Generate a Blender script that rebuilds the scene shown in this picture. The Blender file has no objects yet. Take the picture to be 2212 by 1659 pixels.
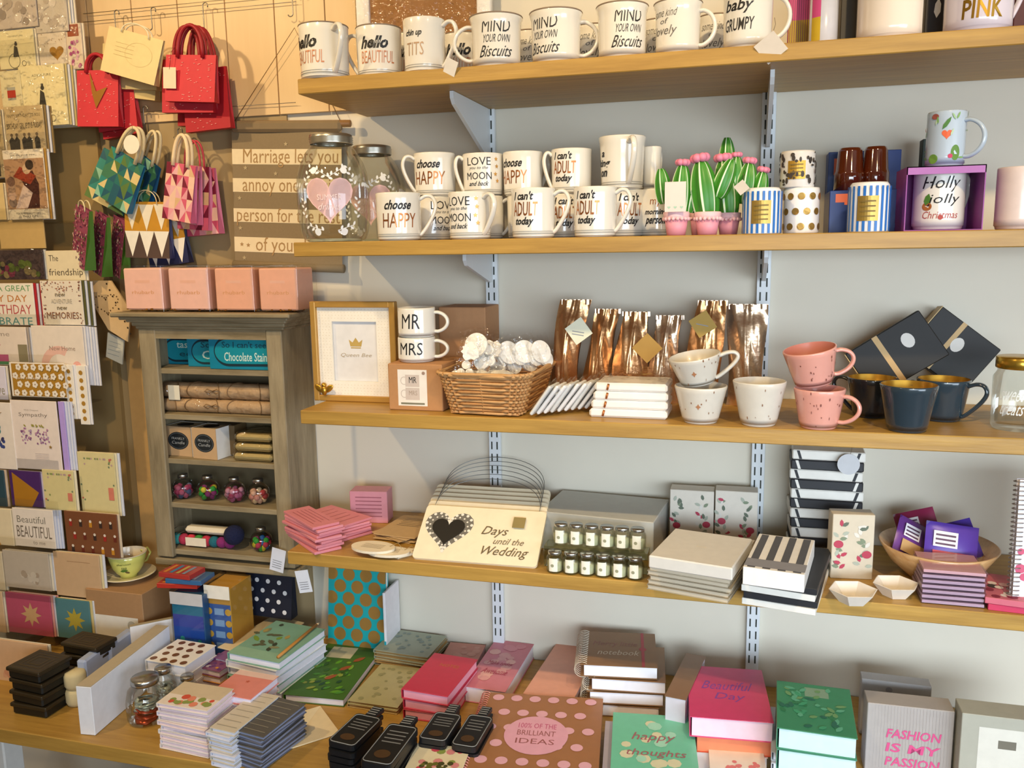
import bpy, bmesh, math, random
from mathutils import Vector, Matrix
random.seed(7)
PI=math.pi
sc=bpy.context.scene; COL=sc.collection
# ---------------------------------------------------------------- camera
FPX=1846.1; YAW,PITCH,ROLL=.2699,.1596,-.0158
CAM=Vector((0,-1.756,1.55))
Fw=Vector((-math.sin(YAW)*math.cos(PITCH),math.cos(YAW)*math.cos(PITCH),-math.sin(PITCH)))
_r=Fw.cross(Vector((0,0,1))).normalized(); _u=_r.cross(Fw)
Rt=_r*math.cos(ROLL)+_u*math.sin(ROLL); Up=-_r*math.sin(ROLL)+_u*math.cos(ROLL)
cd=bpy.data.cameras.new('camera'); cam=bpy.data.objects.new('camera',cd); COL.objects.link(cam)
cd.sensor_width=36; cd.lens=FPX*36/2212; cd.clip_start=.02
cam.matrix_world=Matrix(((Rt.x,Up.x,-Fw.x,CAM.x),(Rt.y,Up.y,-Fw.y,CAM.y),(Rt.z,Up.z,-Fw.z,CAM.z),(0,0,0,1)))
sc.camera=cam
# ---------------------------------------------------------------- light
vs=sc.view_settings; vs.view_transform='Standard'; vs.look='None'; vs.gamma=1; vs.use_curve_mapping=False
vs.exposure=.06
w=bpy.data.worlds.new('world'); sc.world=w; w.use_nodes=True
w.node_tree.nodes['Background'].inputs[0].default_value=(1,.86,.62,1); w.node_tree.nodes['Background'].inputs[1].default_value=.30
def area(name,loc,tgt,sx,sy,e,col):
    l=bpy.data.lights.new(name,'AREA'); l.shape='RECTANGLE'; l.size=sx; l.size_y=sy; l.energy=e; l.color=col
    o=bpy.data.objects.new(name,l); COL.objects.link(o); o.location=loc
    o.rotation_euler=(Vector(tgt)-Vector(loc)).to_track_quat('-Z','Y').to_euler(); return o
def spot(name,loc,tgt,e,col,ang=80,r=.03):
    l=bpy.data.lights.new(name,'SPOT'); l.energy=e; l.color=col; l.spot_size=math.radians(ang); l.spot_blend=.6; l.shadow_soft_size=r
    o=bpy.data.objects.new(name,l); COL.objects.link(o); o.location=loc
    o.rotation_euler=(Vector(tgt)-Vector(loc)).to_track_quat('-Z','Y').to_euler(); return o
area('window_light',(2.35,-2.6,1.35),(.1,0,.8),1.6,1.2,42,(.72,.85,1.0))
area('shop_front_light',(.75,-3.0,1.42),(.35,0,.35),1.8,.7,17,(.74,.87,1.0)).data.spread=math.radians(78)
WARM=(1.0,.73,.40)
spot('ceiling_spot',(-1.75,-1.15,2.52),(-1.35,0,1.5),44,WARM)
spot('ceiling_spot',(-.75,-1.35,2.52),(-.75,0,1.4),46,WARM)
spot('ceiling_spot',(.45,-1.35,2.52),(.35,0,1.5),48,WARM)
# ---------------------------------------------------------------- pixel <-> place
def ray(px,py): return Fw+Rt*((px-1106)/FPX)+Up*((829.5-py)/FPX)
def hy(px,py,y):
    d=ray(px,py); return CAM+d*((y-CAM.y)/d.y)
def hz(px,py,z):
    d=ray(px,py); return CAM+d*((z-CAM.z)/d.z)
def xat(px,y,z):
    a=(px-1106)/FPX; v=Vector((0,y,z))-CAM
    return (a*Fw.dot(v)-Rt.dot(v))/(Rt.x-a*Fw.x)
def zat(py,x,y):
    b=(829.5-py)/FPX; v=Vector((x,y,0))-CAM
    return (b*Fw.dot(v)-Up.dot(v))/(Up.z-b*Fw.z)
def sp(l,r,t,y,z):
    x0,x1=xat(l,y,z),xat(r,y,z); return (x0+x1)/2,x1-x0,zat(t,(x0+x1)/2,y)-z
def kpx(p): return (Vector(p)-CAM).dot(Fw)/FPX
def lay(NL,NR,FL,z):
    a,b,c=hz(*NL,z),hz(*NR,z),hz(*FL,z); W=b-a; D=c-a; ang=math.atan2(W.y,W.x)
    w=W.length; ux=W.normalized(); uy=Vector((-ux.y,ux.x,0)); d=max(.02,D.dot(uy))
    ctr=a+ux*(w/2)+uy*(d/2); return ctr.x,ctr.y,w,d,ang
# ---------------------------------------------------------------- materials
def lin(h):
    if not isinstance(h,str): return tuple(h)+(1,)
    c=[int(h[i:i+2],16)/255 for i in (0,2,4)]
    return tuple(x/12.92 if x<=.04045 else ((x+.055)/1.055)**2.4 for x in c)+(1,)
MC={}
def M(h,rough=.55,metal=0,noise=.05,ns=60,bump=0,coat=0):
    key=(h,rough,metal,noise,ns,bump,coat)
    if key in MC: return MC[key]
    m=bpy.data.materials.new('surface'); m.use_nodes=True; nt=m.node_tree; b=nt.nodes['Principled BSDF']
    b.inputs['Roughness'].default_value=rough; b.inputs['Metallic'].default_value=metal; b.inputs['Coat Weight'].default_value=coat
    b.inputs['Coat Roughness'].default_value=.06
    tc=nt.nodes.new('ShaderNodeTexCoord'); n=nt.nodes.new('ShaderNodeTexNoise'); n.inputs['Scale'].default_value=ns; n.inputs['Detail'].default_value=3
    nt.links.new(tc.outputs['Object'],n.inputs['Vector'])
    mx=nt.nodes.new('ShaderNodeMix'); mx.data_type='RGBA'; c=lin(h)
    mx.inputs[6].default_value=tuple(max(0,x*(1-noise*2)) for x in c[:3])+(1,); mx.inputs[7].default_value=tuple(min(1,x*(1+noise*1.2)) for x in c[:3])+(1,)
    nt.links.new(n.outputs['Fac'],mx.inputs[0]); nt.links.new(mx.outputs[2],b.inputs['Base Color'])
    if bump:
        bp=nt.nodes.new('ShaderNodeBump'); bp.inputs['Strength'].default_value=bump; bp.inputs['Distance'].default_value=.004
        nt.links.new(n.outputs['Fac'],bp.inputs['Height']); nt.links.new(bp.outputs[0],b.inputs['Normal'])
    MC[key]=m; return m
def grain(name,c1,c2,axis=0,scale=6,rough=.45,knots=False,coat=0,stretch=14):
    m=bpy.data.materials.new(name); m.use_nodes=True; nt=m.node_tree; b=nt.nodes['Principled BSDF']; L=nt.links.new
    tc=nt.nodes.new('ShaderNodeTexCoord'); mp=nt.nodes.new('ShaderNodeMapping'); s=[scale*stretch]*3; s[axis]=scale
    mp.inputs['Scale'].default_value=s; L(tc.outputs['Object'],mp.inputs[0])
    n=nt.nodes.new('ShaderNodeTexNoise'); n.inputs['Scale'].default_value=1; n.inputs['Detail'].default_value=5; n.inputs['Roughness'].default_value=.65; L(mp.outputs[0],n.inputs['Vector'])
    r=nt.nodes.new('ShaderNodeValToRGB'); r.color_ramp.elements[0].position=.32; r.color_ramp.elements[1].position=.68
    r.color_ramp.elements[0].color=lin(c1); r.color_ramp.elements[1].color=lin(c2); L(n.outputs['Fac'],r.inputs[0]); out=r.outputs[0]
    if knots:
        v=nt.nodes.new('ShaderNodeTexVoronoi'); v.inputs['Scale'].default_value=3.3
        L(tc.outputs['Object'],v.inputs['Vector'])
        r2=nt.nodes.new('ShaderNodeValToRGB'); r2.color_ramp.elements[0].position=.02; r2.color_ramp.elements[0].color=lin(knots); r2.color_ramp.elements[1].position=.07; r2.color_ramp.elements[1].color=(1,1,1,1)
        L(v.outputs['Distance'],r2.inputs[0]); mx=nt.nodes.new('ShaderNodeMix'); mx.data_type='RGBA'; mx.blend_type='MULTIPLY'; mx.inputs[0].default_value=.8
        L(out,mx.inputs[6]); L(r2.outputs[0],mx.inputs[7]); out=mx.outputs[2]
    L(out,b.inputs['Base Color']); b.inputs['Roughness'].default_value=rough; b.inputs['Coat Weight'].default_value=coat
    bp=nt.nodes.new('ShaderNodeBump'); bp.inputs['Strength'].default_value=.25; bp.inputs['Distance'].default_value=.002; L(n.outputs['Fac'],bp.inputs['Height']); L(bp.outputs[0],b.inputs['Normal'])
    return m
def clear(name,tint='ffffff',fac=.08,rough=.03,edge=.5,wrinkle=0):
    m=bpy.data.materials.new(name); m.use_nodes=True; nt=m.node_tree; nt.nodes.clear(); L=nt.links.new
    o=nt.nodes.new('ShaderNodeOutputMaterial'); t=nt.nodes.new('ShaderNodeBsdfTransparent'); g=nt.nodes.new('ShaderNodeBsdfGlossy'); g.inputs['Roughness'].default_value=rough
    t.inputs[0].default_value=lin(tint); lw=nt.nodes.new('ShaderNodeLayerWeight'); lw.inputs[0].default_value=edge
    ma=nt.nodes.new('ShaderNodeMath'); ma.operation='MULTIPLY_ADD'; ma.inputs[1].default_value=.5; ma.inputs[2].default_value=fac; L(lw.outputs['Fresnel'],ma.inputs[0])
    ma.use_clamp=True; mx=nt.nodes.new('ShaderNodeMixShader'); L(ma.outputs[0],mx.inputs[0]); L(t.outputs[0],mx.inputs[1]); L(g.outputs[0],mx.inputs[2]); L(mx.outputs[0],o.inputs[0])
    if wrinkle:
        tc=nt.nodes.new('ShaderNodeTexCoord'); n=nt.nodes.new('ShaderNodeTexNoise'); n.inputs['Scale'].default_value=45; n.inputs['Detail'].default_value=2; L(tc.outputs['Object'],n.inputs['Vector'])
        bp=nt.nodes.new('ShaderNodeBump'); bp.inputs['Strength'].default_value=wrinkle; bp.inputs['Distance'].default_value=.02; L(n.outputs['Fac'],bp.inputs['Height'])
        L(bp.outputs[0],g.inputs['Normal']); L(bp.outputs[0],lw.inputs['Normal'])
    return m
GLASS=clear('glass','fbfdfb',.04,.02,.3); CELLO=clear('cellophane','ffffff',.05,.08,.25,.8); ACRYL=clear('acrylic','fdfdfc',.03,.03,.2)
OAK=grain('oak','a27c38','bd9548',0,5,.42); PINE=grain('pine','dcbd8e','e8cb9c',2,1.0,.5,'9a7038',stretch=9)
GREYW=grain('distressed_wood','7d7056','a8997a',2,5,.6,stretch=7); GREYH=grain('distressed_wood_flat','7a6c50','a89a7c',0,5,.6,stretch=7)
KRAFT=M('b58455',.75,ns=120); WHITE=M('f3f1ec',.6); PAPER=M('efece4',.8,ns=200); CREAM=M('eee3c6',.7)
POR=M('e9e5da',.18,noise=.01,coat=.6); BLK=M('1a1817',.5); COP=M('b5713f',.28,.75,noise=.02); GOLD=M('c79a3c',.3,.85,noise=.02); SILV=M('b9b9b4',.25,.95,noise=.02)
PWHITE=M('dfe5e8',.4,noise=.01); STEEL=M('8f8a80',.35,.9); GREYL=M('8f8f86',.4)
# ---------------------------------------------------------------- mesh builder
class MB:
    def __init__(s): s.v=[];s.f=[];s.mi=[];s.sm=[];s.mats=[];s.T=Matrix()
    def im(s,m):
        if m not in s.mats: s.mats.append(m)
        return s.mats.index(m)
    def add(s,vs_,fs,m,smooth=False):
        b=len(s.v); s.v+=[s.T@Vector(p) for p in vs_]; i=s.im(m)
        for f in fs: s.f.append([b+k for k in f]); s.mi.append(i); s.sm.append(smooth)
        return s
    def box(s,c,d,m,bev=0,R=None):
        x,y,z=[k/2 for k in d]; b=min(bev,x*.9,y*.9,z*.9); vs_=[]; fs=[]
        if b<=0:
            vs_=[Vector((i*x,j*y,k*z)) for i in(-1,1) for j in(-1,1) for k in(-1,1)]
            fs=[(0,1,3,2),(4,6,7,5),(0,4,5,1),(2,3,7,6),(0,2,6,4),(1,5,7,3)]
        else:
            ix={}
            for i in(-1,1):
                for j in(-1,1):
                    for k in(-1,1):
                        for a in range(3):
                            p=[i*(x-b),j*(y-b),k*(z-b)]; p[a]=(i*x,j*y,k*z)[a]; ix[(i,j,k,a)]=len(vs_); vs_.append(Vector(p))
            for i in(-1,1):
                fs.append([ix[(i,-1,-1,0)],ix[(i,1,-1,0)],ix[(i,1,1,0)],ix[(i,-1,1,0)]][::i])
                fs.append([ix[(-1,i,-1,1)],ix[(-1,i,1,1)],ix[(1,i,1,1)],ix[(1,i,-1,1)]][::i])
                fs.append([ix[(-1,-1,i,2)],ix[(1,-1,i,2)],ix[(1,1,i,2)],ix[(-1,1,i,2)]][::i])
                for j in(-1,1):
                    e=i*j
                    fs.append([ix[(i,j,-1,0)],ix[(i,j,-1,1)],ix[(i,j,1,1)],ix[(i,j,1,0)]][::e])
                    fs.append([ix[(i,-1,j,0)],ix[(i,1,j,0)],ix[(i,1,j,2)],ix[(i,-1,j,2)]][::e])
                    fs.append([ix[(-1,i,j,1)],ix[(-1,i,j,2)],ix[(1,i,j,2)],ix[(1,i,j,1)]][::e])
                    for k in(-1,1): fs.append([ix[(i,j,k,0)],ix[(i,j,k,1)],ix[(i,j,k,2)]][::i*j*k])
        c=Vector(c)
        if R is not None: vs_=[R@p for p in vs_]
        return s.add([p+c for p in vs_],fs,m)
    def lathe(s,prof,m,seg=36,c=(0,0,0),smooth=True,rib=None):
        vs_=[];fs=[];n=len(prof)
        for k in range(seg):
            a=2*PI*k/seg; q=rib(k) if rib else 1
            for (r,z) in prof: vs_.append((c[0]+r*q*math.cos(a),c[1]+r*q*math.sin(a),c[2]+z))
        for k in range(seg):
            k2=(k+1)%seg
            for i in range(n-1): fs.append((k*n+i,k2*n+i,k2*n+i+1,k*n+i+1))
        return s.add(vs_,fs,m,smooth)
    def tube(s,path,r,m,seg=8,closed=False,sx=1,sy=1,caps=True):
        P=[Vector(p) for p in path]; n=len(P); rs=r if isinstance(r,(list,tuple)) else [r]*n; vs_=[];fs=[]
        t0=(P[1]-P[0]).normalized(); up=Vector((0,0,1)) if abs(t0.z)<.9 else Vector((0,1,0)); nx=t0.cross(up).normalized()
        for i in range(n):
            a=P[(i-1)%n] if (closed or i>0) else P[0]; b=P[(i+1)%n] if (closed or i<n-1) else P[-1]; t=(b-a).normalized()
            nx=(nx-t*nx.dot(t)); nx=nx.normalized() if nx.length>1e-6 else t.orthogonal().normalized(); ny=t.cross(nx)
            for k in range(seg):
                g=2*PI*k/seg; vs_.append(P[i]+nx*(rs[i]*sx*math.cos(g))+ny*(rs[i]*sy*math.sin(g)))
        for i in range(n if closed else n-1):
            j=(i+1)%n
            for k in range(seg): fs.append((i*seg+k,i*seg+(k+1)%seg,j*seg+(k+1)%seg,j*seg+k))
        if caps and not closed: fs.append(list(range(seg))[::-1]); fs.append([(n-1)*seg+k for k in range(seg)])
        return s.add(vs_,fs,m,True)
    def prism(s,pts,z0,z1,m,side=None):
        n=len(pts); vs_=[(p[0],p[1],z0) for p in pts]+[(p[0],p[1],z1) for p in pts]
        s.add(vs_,[list(range(n))[::-1],[n+k for k in range(n)]],m); return s.add(vs_,[(k,(k+1)%n,n+(k+1)%n,n+k) for k in range(n)],side or m)
    def ball(s,c,r,m,sc_=(1,1,1),seg=14,rings=9):
        vs_=[];fs=[]
        for i in range(rings+1):
            p=PI*i/rings
            for k in range(seg):
                a=2*PI*k/seg; vs_.append((c[0]+r*sc_[0]*math.sin(p)*math.cos(a),c[1]+r*sc_[1]*math.sin(p)*math.sin(a),c[2]+r*sc_[2]*math.cos(p)))
        for i in range(rings):
            for k in range(seg): fs.append((i*seg+k,(i+1)*seg+k,(i+1)*seg+(k+1)%seg,i*seg+(k+1)%seg))
        return s.add(vs_,fs,m,True)
    def grid(s,fn,nu,nv,m,smooth=True,flip=False):
        vs_=[fn(i/nu,j/nv) for j in range(nv+1) for i in range(nu+1)]
        fs=[(j*(nu+1)+i,j*(nu+1)+i+1,(j+1)*(nu+1)+i+1,(j+1)*(nu+1)+i) for j in range(nv) for i in range(nu)]
        return s.add(vs_,fs,m,smooth)
    def obj(s,name,parent=None,loc=None,rot=None):
        me=bpy.data.meshes.new(name); me.from_pydata([tuple(p) for p in s.v],[],s.f)
        for m in s.mats: me.materials.append(m)
        me.polygons.foreach_set('material_index',s.mi); me.polygons.foreach_set('use_smooth',s.sm); me.update()
        o=bpy.data.objects.new(name,me); COL.objects.link(o)
        if parent: o.parent=parent
        if loc is not None: o.location=loc
        if rot is not None: o.rotation_euler=rot
        return o
_T={}
def tmesh(t,bold):
    k=(t,bold)
    if k in _T: return _T[k]
    c=bpy.data.curves.new('t','FONT'); c.body=t; c.size=1; c.resolution_u=2; c.offset=bold; c.fill_mode='FRONT'
    o=bpy.data.objects.new('t',c); me=bpy.data.meshes.new_from_object(o)
    V=[(v.co.x,v.co.y) for v in me.vertices]; Fc=[tuple(p.vertices) for p in me.polygons]
    bpy.data.objects.remove(o); bpy.data.curves.remove(c); bpy.data.meshes.remove(me)
    x0=min((v[0] for v in V),default=0); x1=max((v[0] for v in V),default=1); y0=min((v[1] for v in V),default=0); y1=max((v[1] for v in V),default=1)
    V=[((a-x0)/(x1-x0)-.5,(b-y0)/(y1-y0)-.5) for a,b in V]; _T[k]=(V,Fc); return _T[k]
class PR(MB):
    """print laid on a surface: (u,v) in metres, fn maps u,v,lift to 3D"""
    def __init__(s,fn=None,e=.00018): super().__init__(); s.fn=fn; s.k=1; s.e=e
    def _a(s,V,Fs,m):
        s.add([s.fn(u,v,s.k*s.e) for u,v in V],Fs,m); s.k+=.35 if s.k<2.5 else .07
        return s
    def poly(s,pts,m): return s._a(pts,[list(range(len(pts)))],m)
    def rect(s,u0,v0,u1,v1,m,n=1):
        V=[];Fs=[]
        for i in range(n+1): t=u0+(u1-u0)*i/n; V+=[(t,v0),(t,v1)]
        for i in range(n): Fs.append((2*i,2*i+2,2*i+3,2*i+1))
        return s._a(V,Fs,m)
    def circ(s,u,v,r,m,ry=None,n=16): ry=ry or r; return s.poly([(u+r*math.cos(2*PI*k/n),v+ry*math.sin(2*PI*k/n)) for k in range(n)],m)
    def ring(s,u,v,r,t,m,ry=None,n=28):
        ry=ry or r; V=[];Fs=[]
        for k in range(n):
            a=2*PI*k/n; V+=[(u+r*math.cos(a),v+ry*math.sin(a)),(u+(r-t)*math.cos(a),v+(ry-t)*math.sin(a))]
        for k in range(n): j=(k+1)%n; Fs.append((2*k,2*j,2*j+1,2*k+1))
        return s._a(V,Fs,m)
    def heart(s,u,v,w,h,m): return s.poly([(u+a*w,v+b*h) for a,b in HEART],m)
    def star(s,u,v,r,m,n=5,q=.45): return s.poly([(u+(r if k%2==0 else r*q)*math.sin(PI*k/n),v+(r if k%2==0 else r*q)*math.cos(PI*k/n)) for k in range(2*n)],m)
    def text(s,t,u,v,w,h,m,sh=0,bold=0):
        V,Fs=tmesh(t,bold); return s._a([(u+a*w+b*h*sh,v+b*h) for a,b in V],Fs,m)
    def leaf(s,u,v,l,wd,a,m):
        c,sn=math.cos(a),math.sin(a); pts=[(0,0),(.3,.5),(.7,.45),(1,0),(.7,-.45),(.3,-.5)]
        return s.poly([(u+p*l*c-q*wd*sn,v+p*l*sn+q*wd*c) for p,q in pts],m)
    def dots(s,u0,v0,u1,v1,n,r,ms,rnd=random,cover=None):
        for k in range(n): s.circ(rnd.uniform(u0+r,u1-r),rnd.uniform(v0+r,v1-r),r*rnd.uniform(.6,1.1),rnd.choice(ms),n=8)
        return s
HEART=[]
for _k in range(28):
    _t=2*PI*_k/28; HEART.append((math.sin(_t)**3*.5,(13*math.cos(_t)-5*math.cos(2*_t)-2*math.cos(3*_t)-math.cos(4*_t)+2.5)/29))
def tag(o,label,cat,group=None,kind=None):
    if label: o['label']=label
    if cat: o['category']=cat
    if group: o['group']=group
    if kind: o['kind']=kind
    return o
def thing(name,label,cat,loc,rz=0,group=None,rot=None):
    o=bpy.data.objects.new(name,None); COL.objects.link(o); o.empty_display_size=.02; o.location=loc; o.rotation_euler=rot or (0,0,rz)
    return tag(o,label,cat,group)
def front(y): return lambda u,v,e:(u,y-e,v)
def topm(z,d=0): return lambda u,v,e:(u,v-d/2,z+e)
ORD=['topmost','second from the top','third from the top','fourth from the top','fifth from the top','sixth from the top','seventh from the top','eighth from the top','ninth from the top','tenth from the top','eleventh from the top','twelfth from the top']
def ordn(i,n): return 'bottom one' if i==n-1 else ORD[i]
def struct(name,mb,**k): o=mb.obj(name,**k); o['kind']='structure'; return o
# ---------------------------------------------------------------- the room
WALLM=M('ddd6c4',.7,ns=8,noise=.03); BOARD=M('a8926a',.7,ns=10,noise=.05)
struct('wall_back',MB().box((-.1,.05,1.3),(5.4,.1,2.6),WALLM))
struct('wall_left',MB().box((-2.85,-2,1.3),(.1,4.2,2.6),M('cdb58c',.7)))
struct('wall_right',MB().box((2.65,-2,.35),(.1,4.2,.7),WALLM).box((2.65,-2,2.46),(.1,4.2,.28),WALLM).box((2.65,-.9,1.5),(.1,1.9,1.7),WALLM))
struct('wall_front',MB().box((-.1,-4.1,.35),(5.4,.1,.7),WALLM).box((-.1,-4.1,2.45),(5.4,.1,.3),WALLM).box((-2.3,-4.1,1.5),(1,.1,1.7),WALLM).box((1.7,-4.1,1.5),(1.8,.1,1.7),WALLM))
struct('floor',MB().box((-.1,-2,-.03),(5.6,4.4,.06),grain('floorboards','6d4a2c','8a6240',0,3)))
struct('ceiling',MB().box((-.1,-2,2.63),(5.6,4.4,.06),M('e9e2d2',.8)))
# pine cladding, tongue and groove, on the left part of the wall
zb_=hy(300,268,0).z; pc=MB(); xr=hy(776,60,0).x; n=0; x=-2.2
while x<xr-.01:
    w_=min(.118,xr-x); pc.box((x+w_/2-.001,-.006,(zb_+2.6)/2),(w_-.0005,.012,2.6-zb_),PINE,.0006); x+=.12
struct('wall_cladding',pc)
bp=MB(); bl=hy(-60,700,0).x
bp.box(((bl+xr-.18)/2,-.003,(zb_+.5)/2),(xr-.18-bl,.006,zb_-.5),BOARD); struct('trim_1',bp)
strip=MB(); a=hy(282,800,-.006).x; b=hy(338,800,-.006).x
strip.box(((a+b)/2,-.012,1.0),(b-a,.012,.86),M('c9a268',.6)); struct('lit_wall_strip',strip)  # thin strip in a lighter warm colour, painting the lit part of the wall
# ---------------------------------------------------------------- shelves, uprights, brackets
Z1,Z2,Z3,Z4,Z5=1.855,1.5636,1.2436,.9546,.63; TH=.0266
ux1,ux2=-.4364*1.2,.0243*1.2
spec=[(Z1,642,.30,'oak wall shelf with white message mugs, topmost shelf'),(Z2,633,.30,'oak wall shelf with heart jars, mugs and cactus ornaments, second shelf from the top'),
      (Z3,648,.30,'oak wall shelf with gold picture frame and wicker basket, middle shelf'),(Z4,620,.30,'oak wall shelf with pink card packs and wedding signs'),(Z5,-200,.53,'deep oak shelf with stacked notebooks at the bottom')]
for z,l,d,lab in spec:
    x0=xat(l,-d,z); x1=1.0
    g=MB().box((0,-d/2,-TH/2-(0.002 if d>.4 else 0)),(x1-x0,d-.006,TH if d<.4 else .03),OAK,.0015)
    tag(g.obj('wall_shelf',loc=((x0+x1)/2,-.003,z)),lab,'shelf','oak wall shelves')
for i,(ux,lab) in enumerate(((ux1,'white slotted shelf upright behind the frame, left one'),(ux2,'white slotted shelf upright behind the cactus ornaments, right one'))):
    for_z=(.66,1.86); mb=MB().box((0,-.008,(for_z[0]+for_z[1])/2-Z5),(.026,.012,for_z[1]-for_z[0]),PWHITE,.001)
    t=thing('shelf_upright',lab,'shelf upright',(ux,0,Z5),group='shelf uprights')
    mb.obj('channel',t); sl=MB(); z=.69
    while z<1.84:
        for sx in(-.006,.006): sl.box((sx,-.0142,z-Z5),(.0028,.0008,.017),M('2c3128',.6))
        z+=.027
    sl.obj('slot',t)
NM=['topmost','second','middle','fourth']
for si,(z,L) in enumerate(((Z1,.24),(Z2,.19),(Z3,.19),(Z4,.19))):
    for ux,sd in((ux1,'left'),(ux2,'right')):
        h=.10 if si==0 else .06
        pts=[(-.014,0),(-.014,-h),(-.03,-h),(-L+.01,-.022),(-L,-.012),(-L,0)]
        mb=MB(); mb.T=Matrix(((0,0,1,0),(1,0,0,0),(0,1,0,0),(0,0,0,1))); mb.prism(pts,-.0035,.0035,PWHITE)
        mb.T=Matrix(); 
        tag(mb.obj('shelf_bracket',loc=(ux,0,z-TH-.0005)),f'white metal bracket under the {NM[si]} oak shelf at the {sd} upright','bracket','shelf brackets')
# ---------------------------------------------------------------- mugs
def camang(x,y): return math.atan2(CAM.y-y,CAM.x-x)
def band(mb,r,z,h,m,seg=40,e=.0003): return mb.lathe([(r+e,z),(r+e,z+h)],m,seg)
def writing(kind):
    B,K,G=BLK,COP,M('d9a75a',.35,.5)
    # text, u, v, w, h (in body widths / heights), material, shear, bold
    return {'happy':[('choose',0,.74,.62,.20,B,.35,.03),('HAPPY',.02,.42,.80,.30,K,.05,.0)],
     'moon':[('LOVE',0,.80,.62,.19,B,0,.0),('you to the',0,.64,.48,.09,B,.4,0),('MOON',0,.46,.66,.17,B,0,0),('and back',0,.28,.5,.11,B,.4,.01),
             ('*',.46,.85,.06,.06,G),('*',.48,.68,.06,.06,G),('*',.44,.5,.06,.06,G),('*',.5,.34,.06,.06,G)],
     'adult':[("I can't",-.02,.84,.48,.17,B,.25,.03),('ADULT',0,.58,.62,.28,K,.05,.01),('today',-.02,.32,.46,.20,B,.3,.03)],
     'mind':[('MIND',.0,.76,.58,.24,B,.1,.0),('YOUR OWN',0,.52,.56,.15,B,.2,0),('Biscuits',0,.28,.66,.22,B,.4,.0)],
     'hello':[('hello',-.02,.66,.62,.24,B,.35,.04),('BEAUTIFUL',.03,.38,.78,.24,M('c98a66',.4,.3),.05,0)],
     'this':[('chin up',-.05,.70,.44,.15,B,.35,.03),('TITS',-.02,.42,.46,.24,M('b99a7c',.4,.3),.05,0)],
     'baby':[('baby',0,.66,.6,.24,B,.3,.02),('GRUMPY',0,.38,.66,.2,B,.1,.01)],
     'king':[('a',.0,.66,.12,.1,B,.3,.03),('king',0,.48,.42,.18,B,.3,.03),('on',0,.3,.26,.12,B,.3,.03)],
     'morn':[('my',0,.7,.3,.16,K,.1,0),('morning',0,.5,.6,.15,B,.3,.03),('person',0,.3,.55,.18,B,.3,.03)],
     'little':[('some kind',0,.78,.62,.16,M('6b675f'),.3,0),('of',0,.62,.2,.1,M('6b675f'),.3,0),('lovely',0,.42,.6,.22,M('6b675f'),.3,0)],
     'pink':[('HELLO',.0,.62,.7,.32,GOLD,.05,.02),('PINK',.05,.26,.6,.24,GOLD,.05,.02)],
     'mr':[('MR',0,.56,.52,.5,B,.05,.0)],'mrs':[('MRS',0,.56,.66,.5,B,.05,.0)],
     'holly':[('Holly',0,.74,.72,.26,B,.3,.0),('jolly',.06,.48,.6,.2,B,.3,0),('Christmas',0,.24,.7,.12,M('b0504a'),.2,0)]}[kind]
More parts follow.
